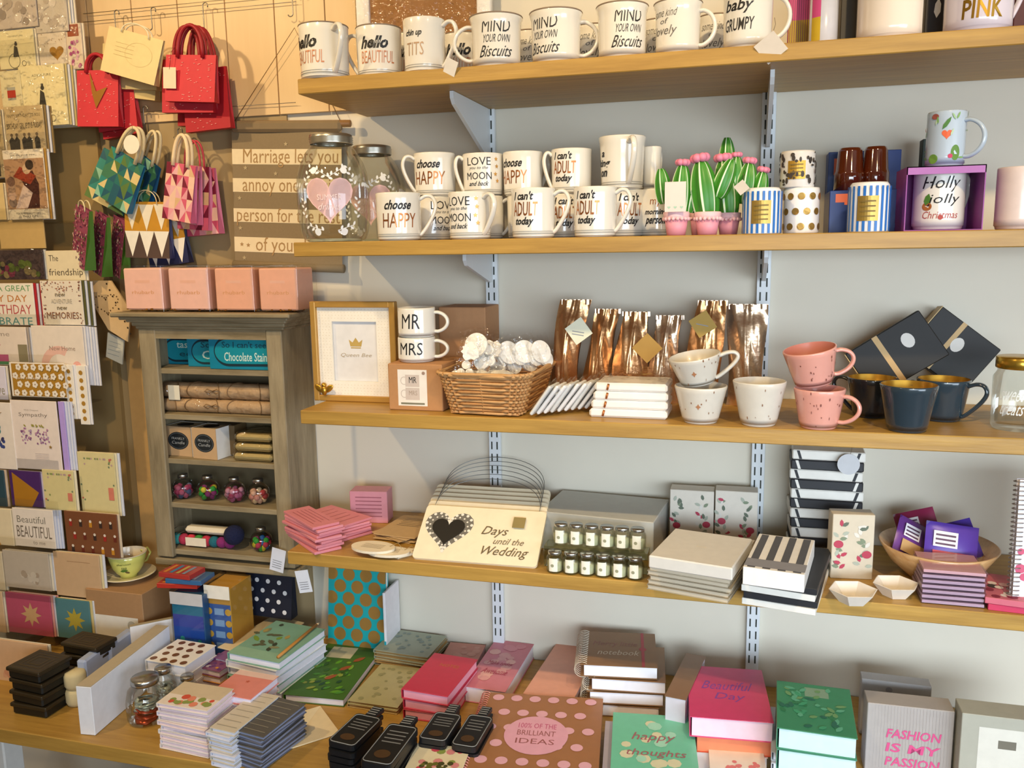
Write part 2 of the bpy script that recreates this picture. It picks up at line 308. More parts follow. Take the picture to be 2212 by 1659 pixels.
def mug(l,r,t,y,z,label,words=None,shift=0,hand=90,hs=1,mat=POR,rim=None,foot=True,group='message mugs',taper=.96,flare=.0,handle='tri',inner=None,tagc=None,rot=None,specks=None,dz=0,hl=None,name='mug',extra=None):
    xc,w_,h=sp(l,r,t,y,z); h=abs(h); R=w_/2; rb=R*taper
    T=thing(name,label,'mug',(xc,y,z+.0003+dz),group=group,rot=rot); mb=MB(); inn=inner or mat
    out=[(.0005,.0),(rb*.9,0),(rb*.93,.0015)]
    if foot: out+=[(rb*.98+.001,.003),(rb*.99+.001,h*.035),(rb*.975,h*.05)]
    else: out+=[(rb*.97,.006)]
    K=8
    for k in range(K+1):
        q=k/K; out.append((rb+(R-rb)*q+flare*max(0,(q-.8)/.2)**2,h*.06+(h*.94-.002)*q))
    out+=[(out[-1][0]-.0006,h),(out[-1][0]-.0022,h)]
    mb.lathe(out,mat,44)
    ins=[(out[-1][0],h),(R-.0035,h*.93),(rb-.004,h*.12),(rb*.7,.006),(.0005,.005)]
    mb.lathe(ins,inn,44); mb.obj('body',T)
    ca=camang(xc,y); ha=ca+math.radians(hand)
    rad=lambda v:rb+(R-rb)*v
    if hand is not None:
        dirv=Vector((math.cos(ha),math.sin(ha),0)); L=(hl or .36*w_)*hs; pts=[]
        if handle=='tri':
            prof=[(-.002,.86),(.35,.93),(.72,.92),(.95,.82),(1.0,.70),(.88,.55),(.66,.40),(.42,.27),(.18,.16),(-.004,.11)]
        else:
            prof=[(-.003,.82)]+[(math.cos(a)*1.0 if abs(a)<PI/2 else 0,.50+.34*math.sin(a)) for a in [math.radians(q) for q in (75,55,35,12,-12,-35,-55,-75)]]+[(-.003,.18)]
        for q,v in prof: pts.append(dirv*(rad(v)-.001+max(-.003,q*L))+Vector((0,0,h*v)))
        P=[]
        for i in range(len(pts)-1):
            p0,p1,p2,p3=pts[max(0,i-1)],pts[i],pts[i+1],pts[min(len(pts)-1,i+2)]
            for s_ in(0,.34,.67): P.append(.5*((2*p1)+(-p0+p2)*s_+(2*p0-5*p1+4*p2-p3)*s_**2+(-p0+3*p1-3*p2+p3)*s_**3))
        P.append(pts[-1]); MB().tube(P,.0043,mat,10,sx=1.25,sy=.8).obj('handle',T)
    if rim: MB().tube([((R+flare-.0008)*math.cos(2*PI*k/44),(R+flare-.0008)*math.sin(2*PI*k/44),h) for k in range(44)],.0014,rim,6,closed=True).obj('rim',T)
    if foot:
        b=MB(); band(b,rb+(R-rb)*.05+.0003,h*.085,h*.013,GREYL); band(b,rb+(R-rb)*.09+.0003,h*.13,h*.008,GREYL); b.obj('foot_line',T)
    if words:
        th=ca+math.asin(max(-.95,min(.95,shift)))
        def cyl(u,v,e): rr=rad(v/h)+e; a=th+u/R; return (rr*math.cos(a),rr*math.sin(a),v)
        p=PR(cyl,.0003)
        for q in writing(words):
            if q[0]=='*': p.star(q[1]*w_,q[2]*h,q[3]*w_,q[5])
            else: p.text(q[0],q[1]*w_,q[2]*h,q[3]*w_,q[4]*h,q[5],q[6] if len(q)>6 else 0,q[7] if len(q)>7 else 0)
        p.obj('lettering',T)
    if specks:
        p=PR(lambda u,v,e:((rad(v/h)+e)*math.cos(u/R),(rad(v/h)+e)*math.sin(u/R),v),.0003)
        for k in range(specks[1]): p.circ(random.uniform(0,6.28)*R,random.uniform(.08,.95)*h,random.uniform(.0005,.0014),specks[0],ry=random.uniform(.001,.003),n=6)
        p.obj('speckle',T)
    if extra: extra(T,R,rb,h,ca,w_)
    return T,xc,w_,h
RIM=M('8d7a66',.4)
fy=-.252
def hangtag(px,py,y,size,label,col='efe9dc',rz=.3,rx=0,words=None,strp=None,shape='diamond',group='swing tags'):
    p=hy(px,py,y); s=size*kpx(p)
    T=thing('price_tag',label,'tag',p,group=group,rot=(rx,rz,0)); mb=MB()
    if shape=='diamond': pts=[(0,s/2),(s/2,0),(0,-s/2),(-s/2,0)]
    elif shape=='disc': pts=[(s/2*math.cos(a*PI/12),s/2*math.sin(a*PI/12)) for a in range(24)]
    else: pts=[(-s*.32,-s/2),(s*.32,-s/2),(s*.32,s/2),(-s*.32,s/2)]
    mb.T=Matrix(((1,0,0,0),(0,0,1,0),(0,1,0,0),(0,0,0,1))); mb.prism(pts,-.0004,.0004,M(col,.6)); mb.obj('card',T)
    top=max(q[1] for q in pts)
    l=strp or .02
    MB().tube([(0,0,top-.003),(.002,.001,top+l*.5),(-.001,.003,top+l)],.0004,M('6b5a44'),5).obj('string',T)
    if words:
        p=PR(front(-.0005))
        for i in range(words): p.rect(-s*.22,-s*(.05+.1*i),s*.2,-s*(.02+.1*i)-.0000,M('8b8f99'))
        p.obj('print',T)
    return T
# top shelf, front row
mug(656,752,60,-.262,Z1,'white mug reading hello beautiful at the left end of the top shelf','hello',-.75,24,rim=RIM)
mug(777,867,64,-.235,Z1,'white mug reading hello beautiful, second from the left on the top shelf','hello',-.15,-120,rim=RIM)
mug(877,962,46,fy,Z1,'white mug with faint bronze capitals and a paper tag on its handle, top shelf','this',-.45,62)
mug(1022,1125,41,fy,Z1,'white flared mug reading mind your own biscuits with its handle to the left','mind',.0,-88,rim=RIM,foot=False,flare=.003,handle='loop')
mug(1150,1254,31,fy,Z1,'white flared mug reading mind your own biscuits with its handle to the right','mind',-.5,88,rim=RIM,foot=False,flare=.003,handle='loop')
mug(1292,1396,17,fy,Z1,'white flared mug reading mind your own biscuits, no handle in view','mind',.28,150,rim=RIM,foot=False,flare=.003,handle='loop')
mug(1415,1512,10,fy,Z1,'white flared mug with pale script on its left side, on the top shelf','little',-.62,76,rim=RIM,foot=False,flare=.003,handle='loop')
mug(1560,1668,-22,fy,Z1,'white mug with brushed script and a diamond tag, sixth shelf mug before the vase','baby',-.4,80,foot=False,handle='loop')
hangtag(1665,103,-.304,72,'white diamond paper tag hanging over the edge of the top shelf','f2e6d4',.12,rx=.5,shape='diamond',strp=.018)
hangtag(972,150,-.303,44,'small white paper tag hanging from the third mug of the top shelf','f2ece0',.5,rx=.4,shape='rect',strp=.015)
# back row, seen in the gaps
for i,(l,r,t,lab) in enumerate(((845,905,80,'second and third'),(960,1030,80,'third and fourth'),(1108,1170,74,'fourth and fifth'),(1240,1310,62,'fifth and sixth'),(1385,1450,50,'sixth and seventh'),(1505,1572,40,'seventh and eighth'))):
    mug(l,r+16,t,-.13,Z1,f'back row mug on the top shelf, between the {lab} front mugs','little' if i>1 else 'hello',-.2,70,foot=False,flare=.002,rim=RIM,handle='loop',group='mugs in the back row of the top shelf')
mug(1436,1505,-70,-.20,Z1,'white mug on top of the mugs, cut by the upper edge of the picture',None,0,120,foot=False,dz=.0935,group='message mugs',handle='loop') if 0 else None
mug(1848,1990,-70,-.24,Z1,'large plain cream mug on the top shelf without lettering',None,0,150,mat=M('f3e6d6',.2,coat=.6,noise=.01),foot=False,taper=1)
mug(2036,2184,-95,-.25,Z1,'large lilac mug with gold capital lettering on the top shelf','pink',.05,130,mat=M('d9d2e0',.2,coat=.6,noise=.01),foot=False,taper=1)
# grey-lilac gift tin, boxes at the right end
def ubox(l,r,t,y,z,d,label,cat,mat,name,prt=None,rz=0,bev=.001,group=None,lid=None):
    """upright box: front face between px l..r, top px t, front plane y"""
    xc,w_,h=sp(l,r,t,y,z); h=abs(h); T=thing(name,label,cat,(xc,y+d/2,z+.0003),rz,group)
    MB().box((0,0,h/2),(w_,d,h),mat,bev).obj('body',T)
    if prt: p=PR(front(-d/2)); prt(p,w_,h); p.obj('print',T)
    if lid: MB().box((0,0,h+.0015),(w_+.002,d+.002,.003),lid,.001).obj('lid',T)
    return T,w_,h,d
def vase(l,r,t,y,z,label,mat):
    xc,w_,h=sp(l,r,t,y,z); h=abs(h); R=w_/2; T=thing('beaker',label,'beaker',(xc,y,z+.0003)); 
    MB().lathe([(.0005,0),(R*.95,0),(R,.004),(R,h),(R-.002,h),(R-.003,.006),(.0005,.005)],mat,36).obj('body',T)
    p=PR(lambda u,v,e:((R+e)*math.cos(camang(xc,y)+u/R),(R+e)*math.sin(camang(xc,y)+u/R),v),.0003); p.rect(-R*.9,h*.4,-R*.2,h*.96,M('c8457e'),6); p.rect(-R*.9,h*.1,-R*.2,h*.4,M('c2a21c'),6); p.obj('print',T)
vase(1745,1808,-60,-.22,Z1,'pale grey glazed beaker beside a pink and yellow card, top shelf',M('c9cad3',.2,coat=.5))
def stripes(cs): 
    def f(p,w_,h):
        n=len(cs)
        for i,c in enumerate(cs): p.rect(-w_/2+w_*.03,h*i/n,w_/2-w_*.03,h*(i+1)/n,M(c))
        for i in range(9): p.rect(-w_*.42+i*w_*.1,h*.05,-w_*.42+i*w_*.1+.001,h*.9,M('8a3a5c'))
    return f
ubox(1700,1746,-40,-.17,Z1,.03,'pink and yellow gift pack behind the eighth mug on the top shelf','pack',M('c8457e'),'gift_pack',stripes(['c4a61e','cf4b86']))
ubox(1813,1848,-40,-.2,Z1,.05,'dark brown box between the grey beaker and the cream mug','box',M('3a3324'),'gift_box')
ubox(1994,2034,-40,-.18,Z1,.05,'black box with a white drop print between the cream and lilac mugs','box',M('1f1a18'),'gift_box',lambda p,w_,h:p.leaf(w_*.12,h*.45,h*.3,w_*.35,1.5,M('e8e8e0')))
ubox(2186,2260,-40,-.2,Z1,.05,'dark crimson box at the right end of the top shelf','box',M('4a1218'),'gift_box')
# framed kraft print in cellophane
xc,w_,h=sp(776,1062,-120,-.05,Z1); T=thing('picture_frame','white frame with a brown panel wrapped in cellophane at the back of the top shelf','picture frame',(xc,-.04,Z1+.0003))
f=MB(); fw=.024*w_/.24
f.box((-w_/2+fw/2,0,h/2),(fw,.016,h),WHITE,.002).box((w_/2-fw/2,0,h/2),(fw,.016,h),WHITE,.002).box((0,0,h-fw/2),(w_-2*fw,.016,fw),WHITE,.002).box((0,0,fw/2),(w_-2*fw,.016,fw),WHITE,.002).obj('frame',T)
MB().box((0,.003,h/2),(w_-2*fw,.006,h-2*fw),M('9a6a33',.7)).obj('backing',T)
def cw(u,v):
    return (-w_/2*.99+u*w_*.98,-.016-.012*abs(math.sin(u*7+v*3))*.6-.004*math.sin(v*23+u*31),h*v)
MB().grid(cw,16,16,CELLO).obj('cellophane',T)
# ---------------------------------------------------------------- second shelf
G2='stacked message mugs on the second shelf'
def m2(l,r,t,y,label,wd,sh,hand,z=Z2,**k): return mug(l,r,t,y,z,label,wd,sh,hand,group=G2,**k)
m2(819,908,418,-.262,'front white mug reading choose happy, handle right, beside the glass jars','happy',-.02,80)
m2(973,1060,416,-.258,'front white mug reading love you to the moon and back, handle towards us','moon',-.58,42)
m2(1107,1199,408,-.26,"front white mug reading I can't adult today, left one of the pair",'adult',-.42,72)
m2(1240,1332,405,-.26,"front white mug reading I can't adult today, right one of the pair",'adult',-.42,72)
b1=m2(895,980,427,-.155,'lower back mug reading love you to the moon, behind the choose happy mug','moon',.5,-95)
b2=m2(1005,1088,425,-.155,'lower back mug behind the front moon mug, its handle to the right',None,.2,75)
b3=m2(1098,1180,424,-.15,'lower back mug behind the left front adult mug','adult',.3,80)
b4=m2(1178,1260,421,-.15,'lower back mug seen between the two front adult mugs','adult',.05,100)
b5=m2(1300,1392,412,-.16,'lower back mug under the tall stacked mug, handle right','adult',.35,78)
b6=m2(1380,1458,410,-.15,'lower back mug reading morning person, behind the cactus tag','morn',-.1,100)
zt=lambda b:Z2+b[3]+.0003
m2(899,984,333,-.155,'upper stacked mug reading choose happy, handle left, above the front choose happy mug','happy',-.35,-78,z=zt(b1),hs=.8)
m2(1003,1086,334,-.155,'upper stacked mug reading love you to the moon and back beside the upright','moon',-.22,-82,z=zt(b2),hs=.55)
m2(1089,1172,330,-.15,'upper stacked mug reading choose happy with its text at the left','happy',-.6,130,z=zt(b3))
m2(1192,1278,324,-.15,"upper stacked mug reading I can't adult today, handle left",'adult',-.4,-80,z=zt(b4),hs=.55)
m2(1296,1392,297,-.17,'tall upper stacked mug with its handle towards us','king',-.85,18,z=zt(b5),taper=.92,flare=.002)
m2(1388,1428,318,-.14,'narrow plain white mug at the top right of the stacked mugs',None,0,150,z=zt(b6),foot=False)
# drink jars
def drinkjar(l,r,t,y,label,sc_=1):
    xc,w_,h=sp(l,r,t,y,Z2); R=w_/2; T=thing('glass_jar',label,'jar',(xc,y,Z2+.0003),group='heart drink jars')
    rn=R*.54; pf=[(.001,.002),(R*.72,0),(R*.86,.006),(R*.93,h*.1),(R*.99,h*.25),(R,h*.5),(R*.97,h*.62),(R*.85,h*.74),(R*.66,h*.85),(rn,h*.9),(rn,h*.93)]
    MB().lathe(pf,GLASS,48).obj('body',T)
    MB().lathe([(.001,.006),(R*.7,.006),(R*.72,.001)],M('cfd3bf',.2),40).obj('base',T)
    lid=MB(); prof=[(rn*1.06,h*.905)]
    for k in range(4): prof+=[(rn*1.12,h*(.912+k*.018)),(rn*1.07,h*(.921+k*.018))]
    lid.lathe(prof+[(rn*1.08,h*.99),(rn*.98,h),(.001,h)],M('c8c3b4',.28,.9,noise=.02),44,rib=lambda k:1+.008*(k%2)); lid.obj('lid',T)
    ca=camang(xc,y)-.12
    def rr(v):
        for i in range(len(pf)-1):
            if pf[i][1]<=v<=pf[i+1][1] and pf[i+1][1]>pf[i][1]: q=(v-pf[i][1])/(pf[i+1][1]-pf[i][1]); return pf[i][0]+(pf[i+1][0]-pf[i][0])*q
        return R
    cm=lambda u,v,e:((rr(v)+e)*math.cos(ca+u/R),(rr(v)+e)*math.sin(ca+u/R),v)
    p=PR(cm,.0004); PK=M('eec5c4',.6)
    hv=h*.37; hw=w_*.66; hh=h*.42
    p.heart(0,hv,hw,hh,PK); 
    W=M('f4f6f6',.5)
    for s_ in(-1,1):
        for (u,v,a,n) in((.0,.58,.55,6),(.70,.52,1.9,6),(.75,.22,1.5,6),(.2,.10,.3,6)):
            px,py=s_*u*R,v*h; aa=a if s_>0 else PI-a; p.poly([(px,py),(px+h*.16*math.cos(aa),py+h*.16*math.sin(aa)),(px+h*.16*math.cos(aa),py+h*.16*math.sin(aa)+.0012),(px,py+.0012)],W)
            for k in range(n):
                q=k/(n-1)*h*.16; X=px+q*math.cos(aa); Y=py+q*math.sin(aa); p.leaf(X,Y,h*.045,h*.022,aa+(1 if k%2 else -1)*.9,W)
        p.circ(s_*R*.42,h*.645,h*.032,W); p.circ(s_*R*.38,h*.09,h*.034,W)
        for k in range(5): p.leaf(s_*R*(.95+.1*k),h*.5,h*.05,h*.026,1.2+.4*k,W)
    p.obj('print',T)
    p=PR(cm,.0008); p.text('SUMMER',0,hv+hh*.08,hw*.5,hh*.12,M('f7e3e2')); p.text('drinks',0,hv-hh*.12,hw*.45,hh*.14,M('f7e3e2'),.3); p.obj('lettering',T)
    return T
drinkjar(656,796,291,-.232,'large glass drinks jar with pink heart and white leaves, front one at the shelf end')
drinkjar(748,876,316,-.07,'glass drinks jar with metal lid standing behind the front heart jar')
# cactus ornaments
PKP=M('e59aaa',.5); PKR=M('f2c3c6',.5); FLW=M('e98aa6',.5); CG=M('3f8a2a',.4,noise=.12,ns=30); CW=M('dfeecb',.5)
def cactus(l,r,t,y,label,lobes,tagp=None,dark=False):
    lobes=[(a,b,c,d*1.14,e) for a,b,c,d,e in lobes]
    xc,w_,h=sp(l,r,t,y,Z2); R=w_/2; T=thing('cactus_ornament',label,'cactus',(xc,y,Z2+.0003),group='cactus ornaments in pink pots')
    pot=MB(); pot.lathe([(.0005,0),(R*.70,0),(R*.9,h*.72),(R*.9,h*.72)],PKP,30); P_=pot.obj('pot',T)
    rm=MB(); rm.lathe([(R*.88,h*.68),(R*.98,h*.70),(R,h*.98),(R*.94,h),(R*.8,h),(R*.78,h*.86),(.0005,h*.86)],PKR,30)
    for k in range(18): a=2*PI*k/18; rm.ball((R*.95*math.cos(a),R*.95*math.sin(a),h*.70),R*.15,PKR,(1,1,1),8,5)
    rm.obj('pot_rim',T)
    k_=kpx((xc,y,Z2))
    for i,(dx,z0,z1,rx,tilt) in enumerate(lobes):
        X=dx*k_; a=(h*.8 if i==0 else h)+z0*k_; L=(z1-z0)*k_; mb=MB(); seg=42
        mb.T=Matrix.Translation((X,0.002*i,a))@Matrix.Rotation(tilt,4,'Y')
        pf=[(rx*k_*math.sin(PI*max(.04,min(.97,.16+.8*q/12)))**.5,L*q/12) for q in range(13)]; pf[0]=(pf[0][0]*.8,0); pf.append((.0003,L))
        vs_=[];n=len(pf)
        for s_ in range(seg):
            an=2*PI*s_/seg; rib=1+.09*math.cos(an*7)
            for rr_,zz in pf: vs_.append((rr_*rib*math.cos(an),rr_*rib*math.sin(an),zz))
        fa=[];fb=[]
        for s_ in range(seg):
            s2=(s_+1)%seg
            for j in range(n-1): (fb if s_%6==0 else fa).append((s_*n+j,s2*n+j,s2*n+j+1,s_*n+j+1))
        mb.add(vs_,fa,CG,True); mb.add(vs_,fb,CW,True); o=mb.obj('stem',T)
        fl=MB(); fl.T=mb.T@Matrix.Translation((0,0,L))
        for q in range(6): an=2*PI*q/6; fl.ball((rx*.42*k_*math.cos(an),rx*.42*k_*math.sin(an),rx*.22*k_),rx*.36*k_,FLW,(1,1,.95),9,6)
        fl.ball((0,0,rx*.2*k_),rx*.3*k_,M('f2b0c0'),(1,1,1),8,6)
        if i!=1 or len(lobes)>3: fl.obj('flower',o)
    if tagp:
        s=MB(); tx,ty,tw,th_=[q*k_ for q in tagp]; s.box((tx,-R-.004,h+ty),(tw,.0008,th_),M('f7d9cf',.7)); g=s.obj('swing_tag',T)
        p=PR(front(-R-.0045)); 
        for q in(-.3,0,.3): p.heart(tx+q*tw,h+ty-th_*.36,tw*.16,th_*.1,M('a9cdb4'))
        p.obj('print',g)
cactus(1432,1489,458,-.265,'small green cactus ornament in a pink pot with a pale pink tag, left one',[(6,-4,108,19,.05),(-26,18,92,15,-.12),(27,-2,70,13,.2)],(0,30,44,62))
cactus(1498,1557,458,-.262,'tall curved green cactus ornament in a pink pot, middle one',[(0,-6,118,25,-.14),(20,30,112,17,.35)])
cactus(1546,1600,460,-.215,'wide green cactus ornament in a pink pot with several pink flowers, right one',[(-2,-6,120,23,-.1),(30,18,104,18,.12),(52,2,86,16,.2),(14,40,118,14,.0)])
cactus(1488,1530,456,-.13,'dark shaded cactus ornament behind the middle pink pot',[(0,0,70,14,0),(55,60,150,15,0)])
hangtag(1602,405,-.285,34,'grey triangular tag hanging from the wide cactus ornament','cfc5b6',.1,strp=.01)
# candle tins
def tin(l,r,t,y,z,label,base,prt,lab='b39348',cat='candle tin',lidm=None,domed=False,nm='candle_tin'):
    xc,w_,h=sp(l,r,t,y,z); R=w_/2; T=thing(nm,label,cat,(xc,y,z+.0003),group='candle tins and pots'); ca=camang(xc,y)
    pf=[(.0005,0),(R*.97,0),(R,.002),(R,h*.93),(R*.97,h),(.0005,h)] if not domed else [(.0005,0),(R*.97,0),(R,.002),(R,h*.8),(R*.93,h*.95),(R*.84,h),(.0005,h)]
    MB().lathe(pf,base,40).obj('body',T)
    cm=lambda u,v,e:((R+e)*math.cos(ca+u/R),(R+e)*math.sin(ca+u/R),v)
    p=PR(cm,.0003); prt(p,R,h); p.obj('print',T)
    if lab:
        p=PR(cm,.0011); p.rect(-R*.55,h*.22,R*.45,h*.72,M(lab,.35,.6),8)
        for i in range(4): p.rect(-R*.4,h*(.3+.1*i),R*.3,h*(.33+.1*i),M('7c642a'),6)
        p.obj('label_panel',T)
    if lidm: MB().lathe([(R*.985,h),(R*1.0,h*1.0),(R*1.0,h*1.07),(R*.9,h*1.09),(.0005,h*1.09)],lidm,40).obj('lid',T)
    return T,R,h
BLU=M('2a72c4',.4)
def bst(p,R,h):
    for k in range(22): u=-PI*R+k*2*PI*R/22; p.rect(u,.001,u+R*.13,h*.92,BLU)
def gdots(p,R,h):
    for i in range(10):
        for j in range(3): p.circ(-PI*R+(i+.5*(j%2))*2*PI*R/10,h*(.15+.33*j),R*.2,M('a88440',.35,.6))
def leop(p,R,h):
    rr=random.Random(5)
    for k in range(90): p.circ(rr.uniform(-PI,PI)*R,rr.uniform(.05,.95)*h,R*rr.uniform(.06,.13),M('3c332c'),ry=R*rr.uniform(.05,.2),n=7)
WT=M('f4f3f2',.3,coat=.3)
tin(1603,1687,407,-.262,Z2,'blue and white striped candle tin with gold label beside the cactus ornaments',WT,bst,domed=True)
_,R_,h_=tin(1690,1768,407,-.215,Z2,'white candle pot with gold dots under the leopard print pot',WT,gdots,lab=None,nm='candle_pot')
tin(1684,1759,328,-.215,Z2+h_+.0005,'leopard print candle pot with gold label on top of the dotted pot',M('ded9d2',.3),leop,lab='c79a3c',nm='candle_pot')
tin(1829,1920,395,-.262,Z2,'blue and white striped candle tin in front of the brown glass mugs',WT,bst,domed=True)
BB=M('1f3f86',.4); OR=M('e8795a',.5)
def bxp(p,w_,h):
    p.rect(-w_*.42,h*.72,-w_*.05,h*.92,OR); p.rect(-w_*.3,h*.66,-w_*.1,h*.74,OR)
    for k in range(6): p.rect(w_*.02+k*w_*.07,h*.1,w_*.05+k*w_*.07,h*.2,M('3f63a8'))
ubox(1783,1938,326,-.05,Z2,.06,'tall blue gift box with orange print at the back, behind the brown glass mugs','box',BB,'gift_box',bxp)
_,_,hb,_=ubox(1789,1952,410,-.19,Z2,.11,'low blue gift box with orange print carrying the brown glass mugs','box',M('223f8e',.4),'gift_box',bxp)
def brown(xl,xr,t,y,z,label):
    xc,w_,h=sp(xl,xr,t,y,z); R=w_/2; T=thing('glass_mug',label,'mug',(xc,y,z+.0004),group='brown glass mugs')
    G=M('4f1d0c',.08,coat=1,noise=.15,ns=25)
    MB().lathe([(R*.9,0),(R,.002),(R*.98,h*.4),(R*.96,h*.44),(R*.90,h*.48),(R*.80,h*.92),(R*.72,h),(.0005,h)],G,40).obj('body',T)
    a=camang(xc,y)+2.9; d=Vector((math.cos(a),math.sin(a),0))
    MB().tube([d*(R*.7)+Vector((0,0,h*.85)),d*(R*1.25)+Vector((0,0,h*.8)),d*(R*1.35)+Vector((0,0,h*.5)),d*(R*.9)+Vector((0,0,h*.25))],.004,G,8).obj('handle',T)
z_=Z2+hb+.0005
brown(1800,1866,321,-.135,z_,'upturned brown glass mug, left one of the pair on the blue box')
brown(1856,1920,318,-.125,z_,'upturned brown glass mug, right one of the pair on the blue box')
# purple window box with a mug
xc,w_,h=sp(1952,2122,358,-.28,Z2); dd=.10; T=thing('gift_box','open fronted purple gift box holding a Christmas mug','box',(xc,-.28+dd/2,Z2+.0003)); PU=M('9c4a9a',.5)
mb=MB(); th=.0015
mb.box((0,0,th/2),(w_,dd,th),PU).box((0,0,h-th/2),(w_,dd,th),PU).box((-w_/2+th/2,0,h/2),(th,dd,h-2*th),PU).box((w_/2-th/2,0,h/2),(th,dd,h-2*th),PU).box((0,dd/2-th/2,h/2),(w_-2*th,th,h-2*th),PU); mb.obj('carton',T)
MB().box((w_*.0,-dd/2+.0005,h-.006),(w_,.001,.012),M('b06ab0',.5)).obj('flap',T)
def bird(T,R,rb,h,ca,w_):
    p=PR(lambda u,v,e:((rb+(R-rb)*v/h+e)*math.cos(ca+u/R),(rb+(R-rb)*v/h+e)*math.sin(ca+u/R),v),.0005)
    p.circ(-.22*w_,.38*h,.10*w_,M('a5602a'),ry=.07*h); p.leaf(-.25*w_,.4*h,.2*h,.12*w_,1.3,M('4b7f2d')); p.circ(.05*w_,.2*h,.05*w_,M('b0453a')); p.obj('picture',T)
mug(1968,2080,367,-.225,Z2+.002,'white Christmas mug with script and a robin inside the purple box','holly',.1,140,foot=False,group=None,taper=1,extra=bird)
def flor(T,R,rb,h,ca,w_):
    p=PR(lambda u,v,e:((R+e)*math.cos(ca+u/R),(R+e)*math.sin(ca+u/R),v),.0004); rr=random.Random(3)
    p.heart(.02*w_,.56*h,.26*w_,.17*h,M('e8673a')); p.circ(.26*w_,.24*h,.12*w_,M('5d8a33'),ry=.14*h); p.circ(.13*w_,.18*h,.06*w_,M('c8315c'))
    p.leaf(-.1*w_,.66*h,.26*h,.1*w_,1.0,M('4a8038')); p.circ(-.3*w_,.9*h,.1*w_,M('a4574c'),ry=.05*h); p.circ(-.3*w_,.14*h,.13*w_,M('6f9a3e'))
    for k in range(14): p.leaf(rr.uniform(-2.6,2.6)*R,rr.uniform(.1,.9)*h,.14*h,.05*w_,rr.uniform(0,3),M(rr.choice(['9cc08c','b9d2b0','e0946c','7fa860'])))
    p.obj('picture',T)
mug(1997,2082,243,-.235,Z2+h+.0005,'pale blue mug with flowers and a heart on top of the purple box',None,0,68,mat=M('b9c9d8',.2,coat=.6,noise=.01),foot=False,group=None,taper=1,extra=flor,hl=.03,handle='loop',inner=POR)
ubox(1982,2010,300,-.06,Z2,.03,'slim dark green box behind the purple gift box','box',M('2b3a30'),'gift_box')
mug(2146,2250,362,-.25,Z2,'plain blush candle mug at the right end of the second shelf',None,0,150,mat=M('eed9ce',.3,coat=.3),foot=False,group=None,taper=1)
# ---------------------------------------------------------------- middle shelf
yf=-.20; z=Z3
xc,w_,h=sp(678,858,652,yf,z); h=abs(h); T=thing('picture_frame','gold photo frame with spotted cream mount, crown print and gold bee ornament','picture frame',(xc,yf+.01,z+.0003))
GF=M('c79a4e',.35,.35); fw=w_*.065; f=MB()
for c,d in(((-w_/2+fw/2,0,h/2),(fw,.018,h)),((w_/2-fw/2,0,h/2),(fw,.018,h)),((0,0,h-fw/2),(w_-2*fw,.018,fw)),((0,0,fw/2),(w_-2*fw,.018,fw))): f.box(c,d,GF,.0015)
f.obj('frame',T)
MT=M('f4efe2',.7); mm=MB(); iw,ih=w_*.53,h*.60; zc=h*.5
for c,d in(((-(w_/2-fw+iw/2)/2,.002,h/2),(w_/2-fw-iw/2,.004,h-2*fw)),(((w_/2-fw+iw/2)/2,.002,h/2),(w_/2-fw-iw/2,.004,h-2*fw)),((0,.002,(h-fw+zc+ih/2)/2),(iw,.004,h-fw-zc-ih/2)),((0,.002,(fw+zc-ih/2)/2),(iw,.004,zc-ih/2-fw))): mm.box(c,d,MT)
mo=mm.obj('mount',T); p=PR(front(0)); 
for i in range(22):
    for j in range(30):
        u=-w_/2+fw+.004+i*(w_-2*fw-.008)/21; v=fw+.004+j*(h-2*fw-.008)/29
        if abs(u)>iw/2+.002 or abs(v-zc)>ih/2+.002: p.circ(u+(.0015 if j%2 else 0)*(i<21),v,.0006,M('c9b690'),n=6)
p.obj('dot_print',mo)
MB().box((0,.007,zc),(iw+.004,.002,ih+.004),M('e6e5e4',.6)).obj('photo_card',T)
p=PR(front(.0058)); GG=M('c2a45c',.5)
p.poly([(-.012,zc+.01),(-.015,zc+.024),(-.007,zc+.018),(0,zc+.028),(.007,zc+.018),(.015,zc+.024),(.012,zc+.01)],GG); p.rect(-.011,zc+.006,.011,zc+.0085,GG); p.text('Queen Bee',0,zc-.008,iw*.7,.009,M('b9a787'),.4); p.obj('print',T)
b=MB(); bc=(-w_*.36,-.012,h*.11)
b.ball(bc,.008,GOLD,(.8,.7,1.3)); b.ball((bc[0],-.012,bc[2]+.011),.0055,GOLD)
for s_ in(-1,1):
    b.T=Matrix.Translation((bc[0]+s_*.011,-.012,bc[2]+.004))@Matrix.Rotation(s_*.9,4,'Y'); b.ball((0,0,0),.011,GOLD,(.55,.2,1)); b.T=Matrix()
b.obj('bee_ornament',T)
def mrlab(p,w_,h):
    a=(-w_*.32,w_*.22,h*.1,h*.88); p.rect(a[0],a[2],a[1],a[3],M('ece5da')); G=M('cdbfb4')
    for v in(.64,.36): p.rect(-w_*.18,h*(v-.13),w_*.08,h*(v+.13),G); p.ring(-w_*.2,h*v,w_*.07,.0015,G,ry=h*.09)
    p.text('MR',-w_*.04,h*.66,w_*.14,h*.13,BLK); p.text('MRS',-w_*.04,h*.38,w_*.15,h*.1,M('a5917f')); p.rect(-w_*.27,h*.13,w_*.17,h*.17,M('7d7b66')); p.circ(w_*.16,h*.81,w_*.03,M('a08878'))
_,w_,hk,_=ubox(841,957,787,-.262,z,.115,'kraft cardboard box with a picture label of two mugs, beside the gold frame','box',KRAFT,'cardboard_box',mrlab,bev=.0015)
zz=z+hk+.0006; MGR='stacking mugs lettered in black'
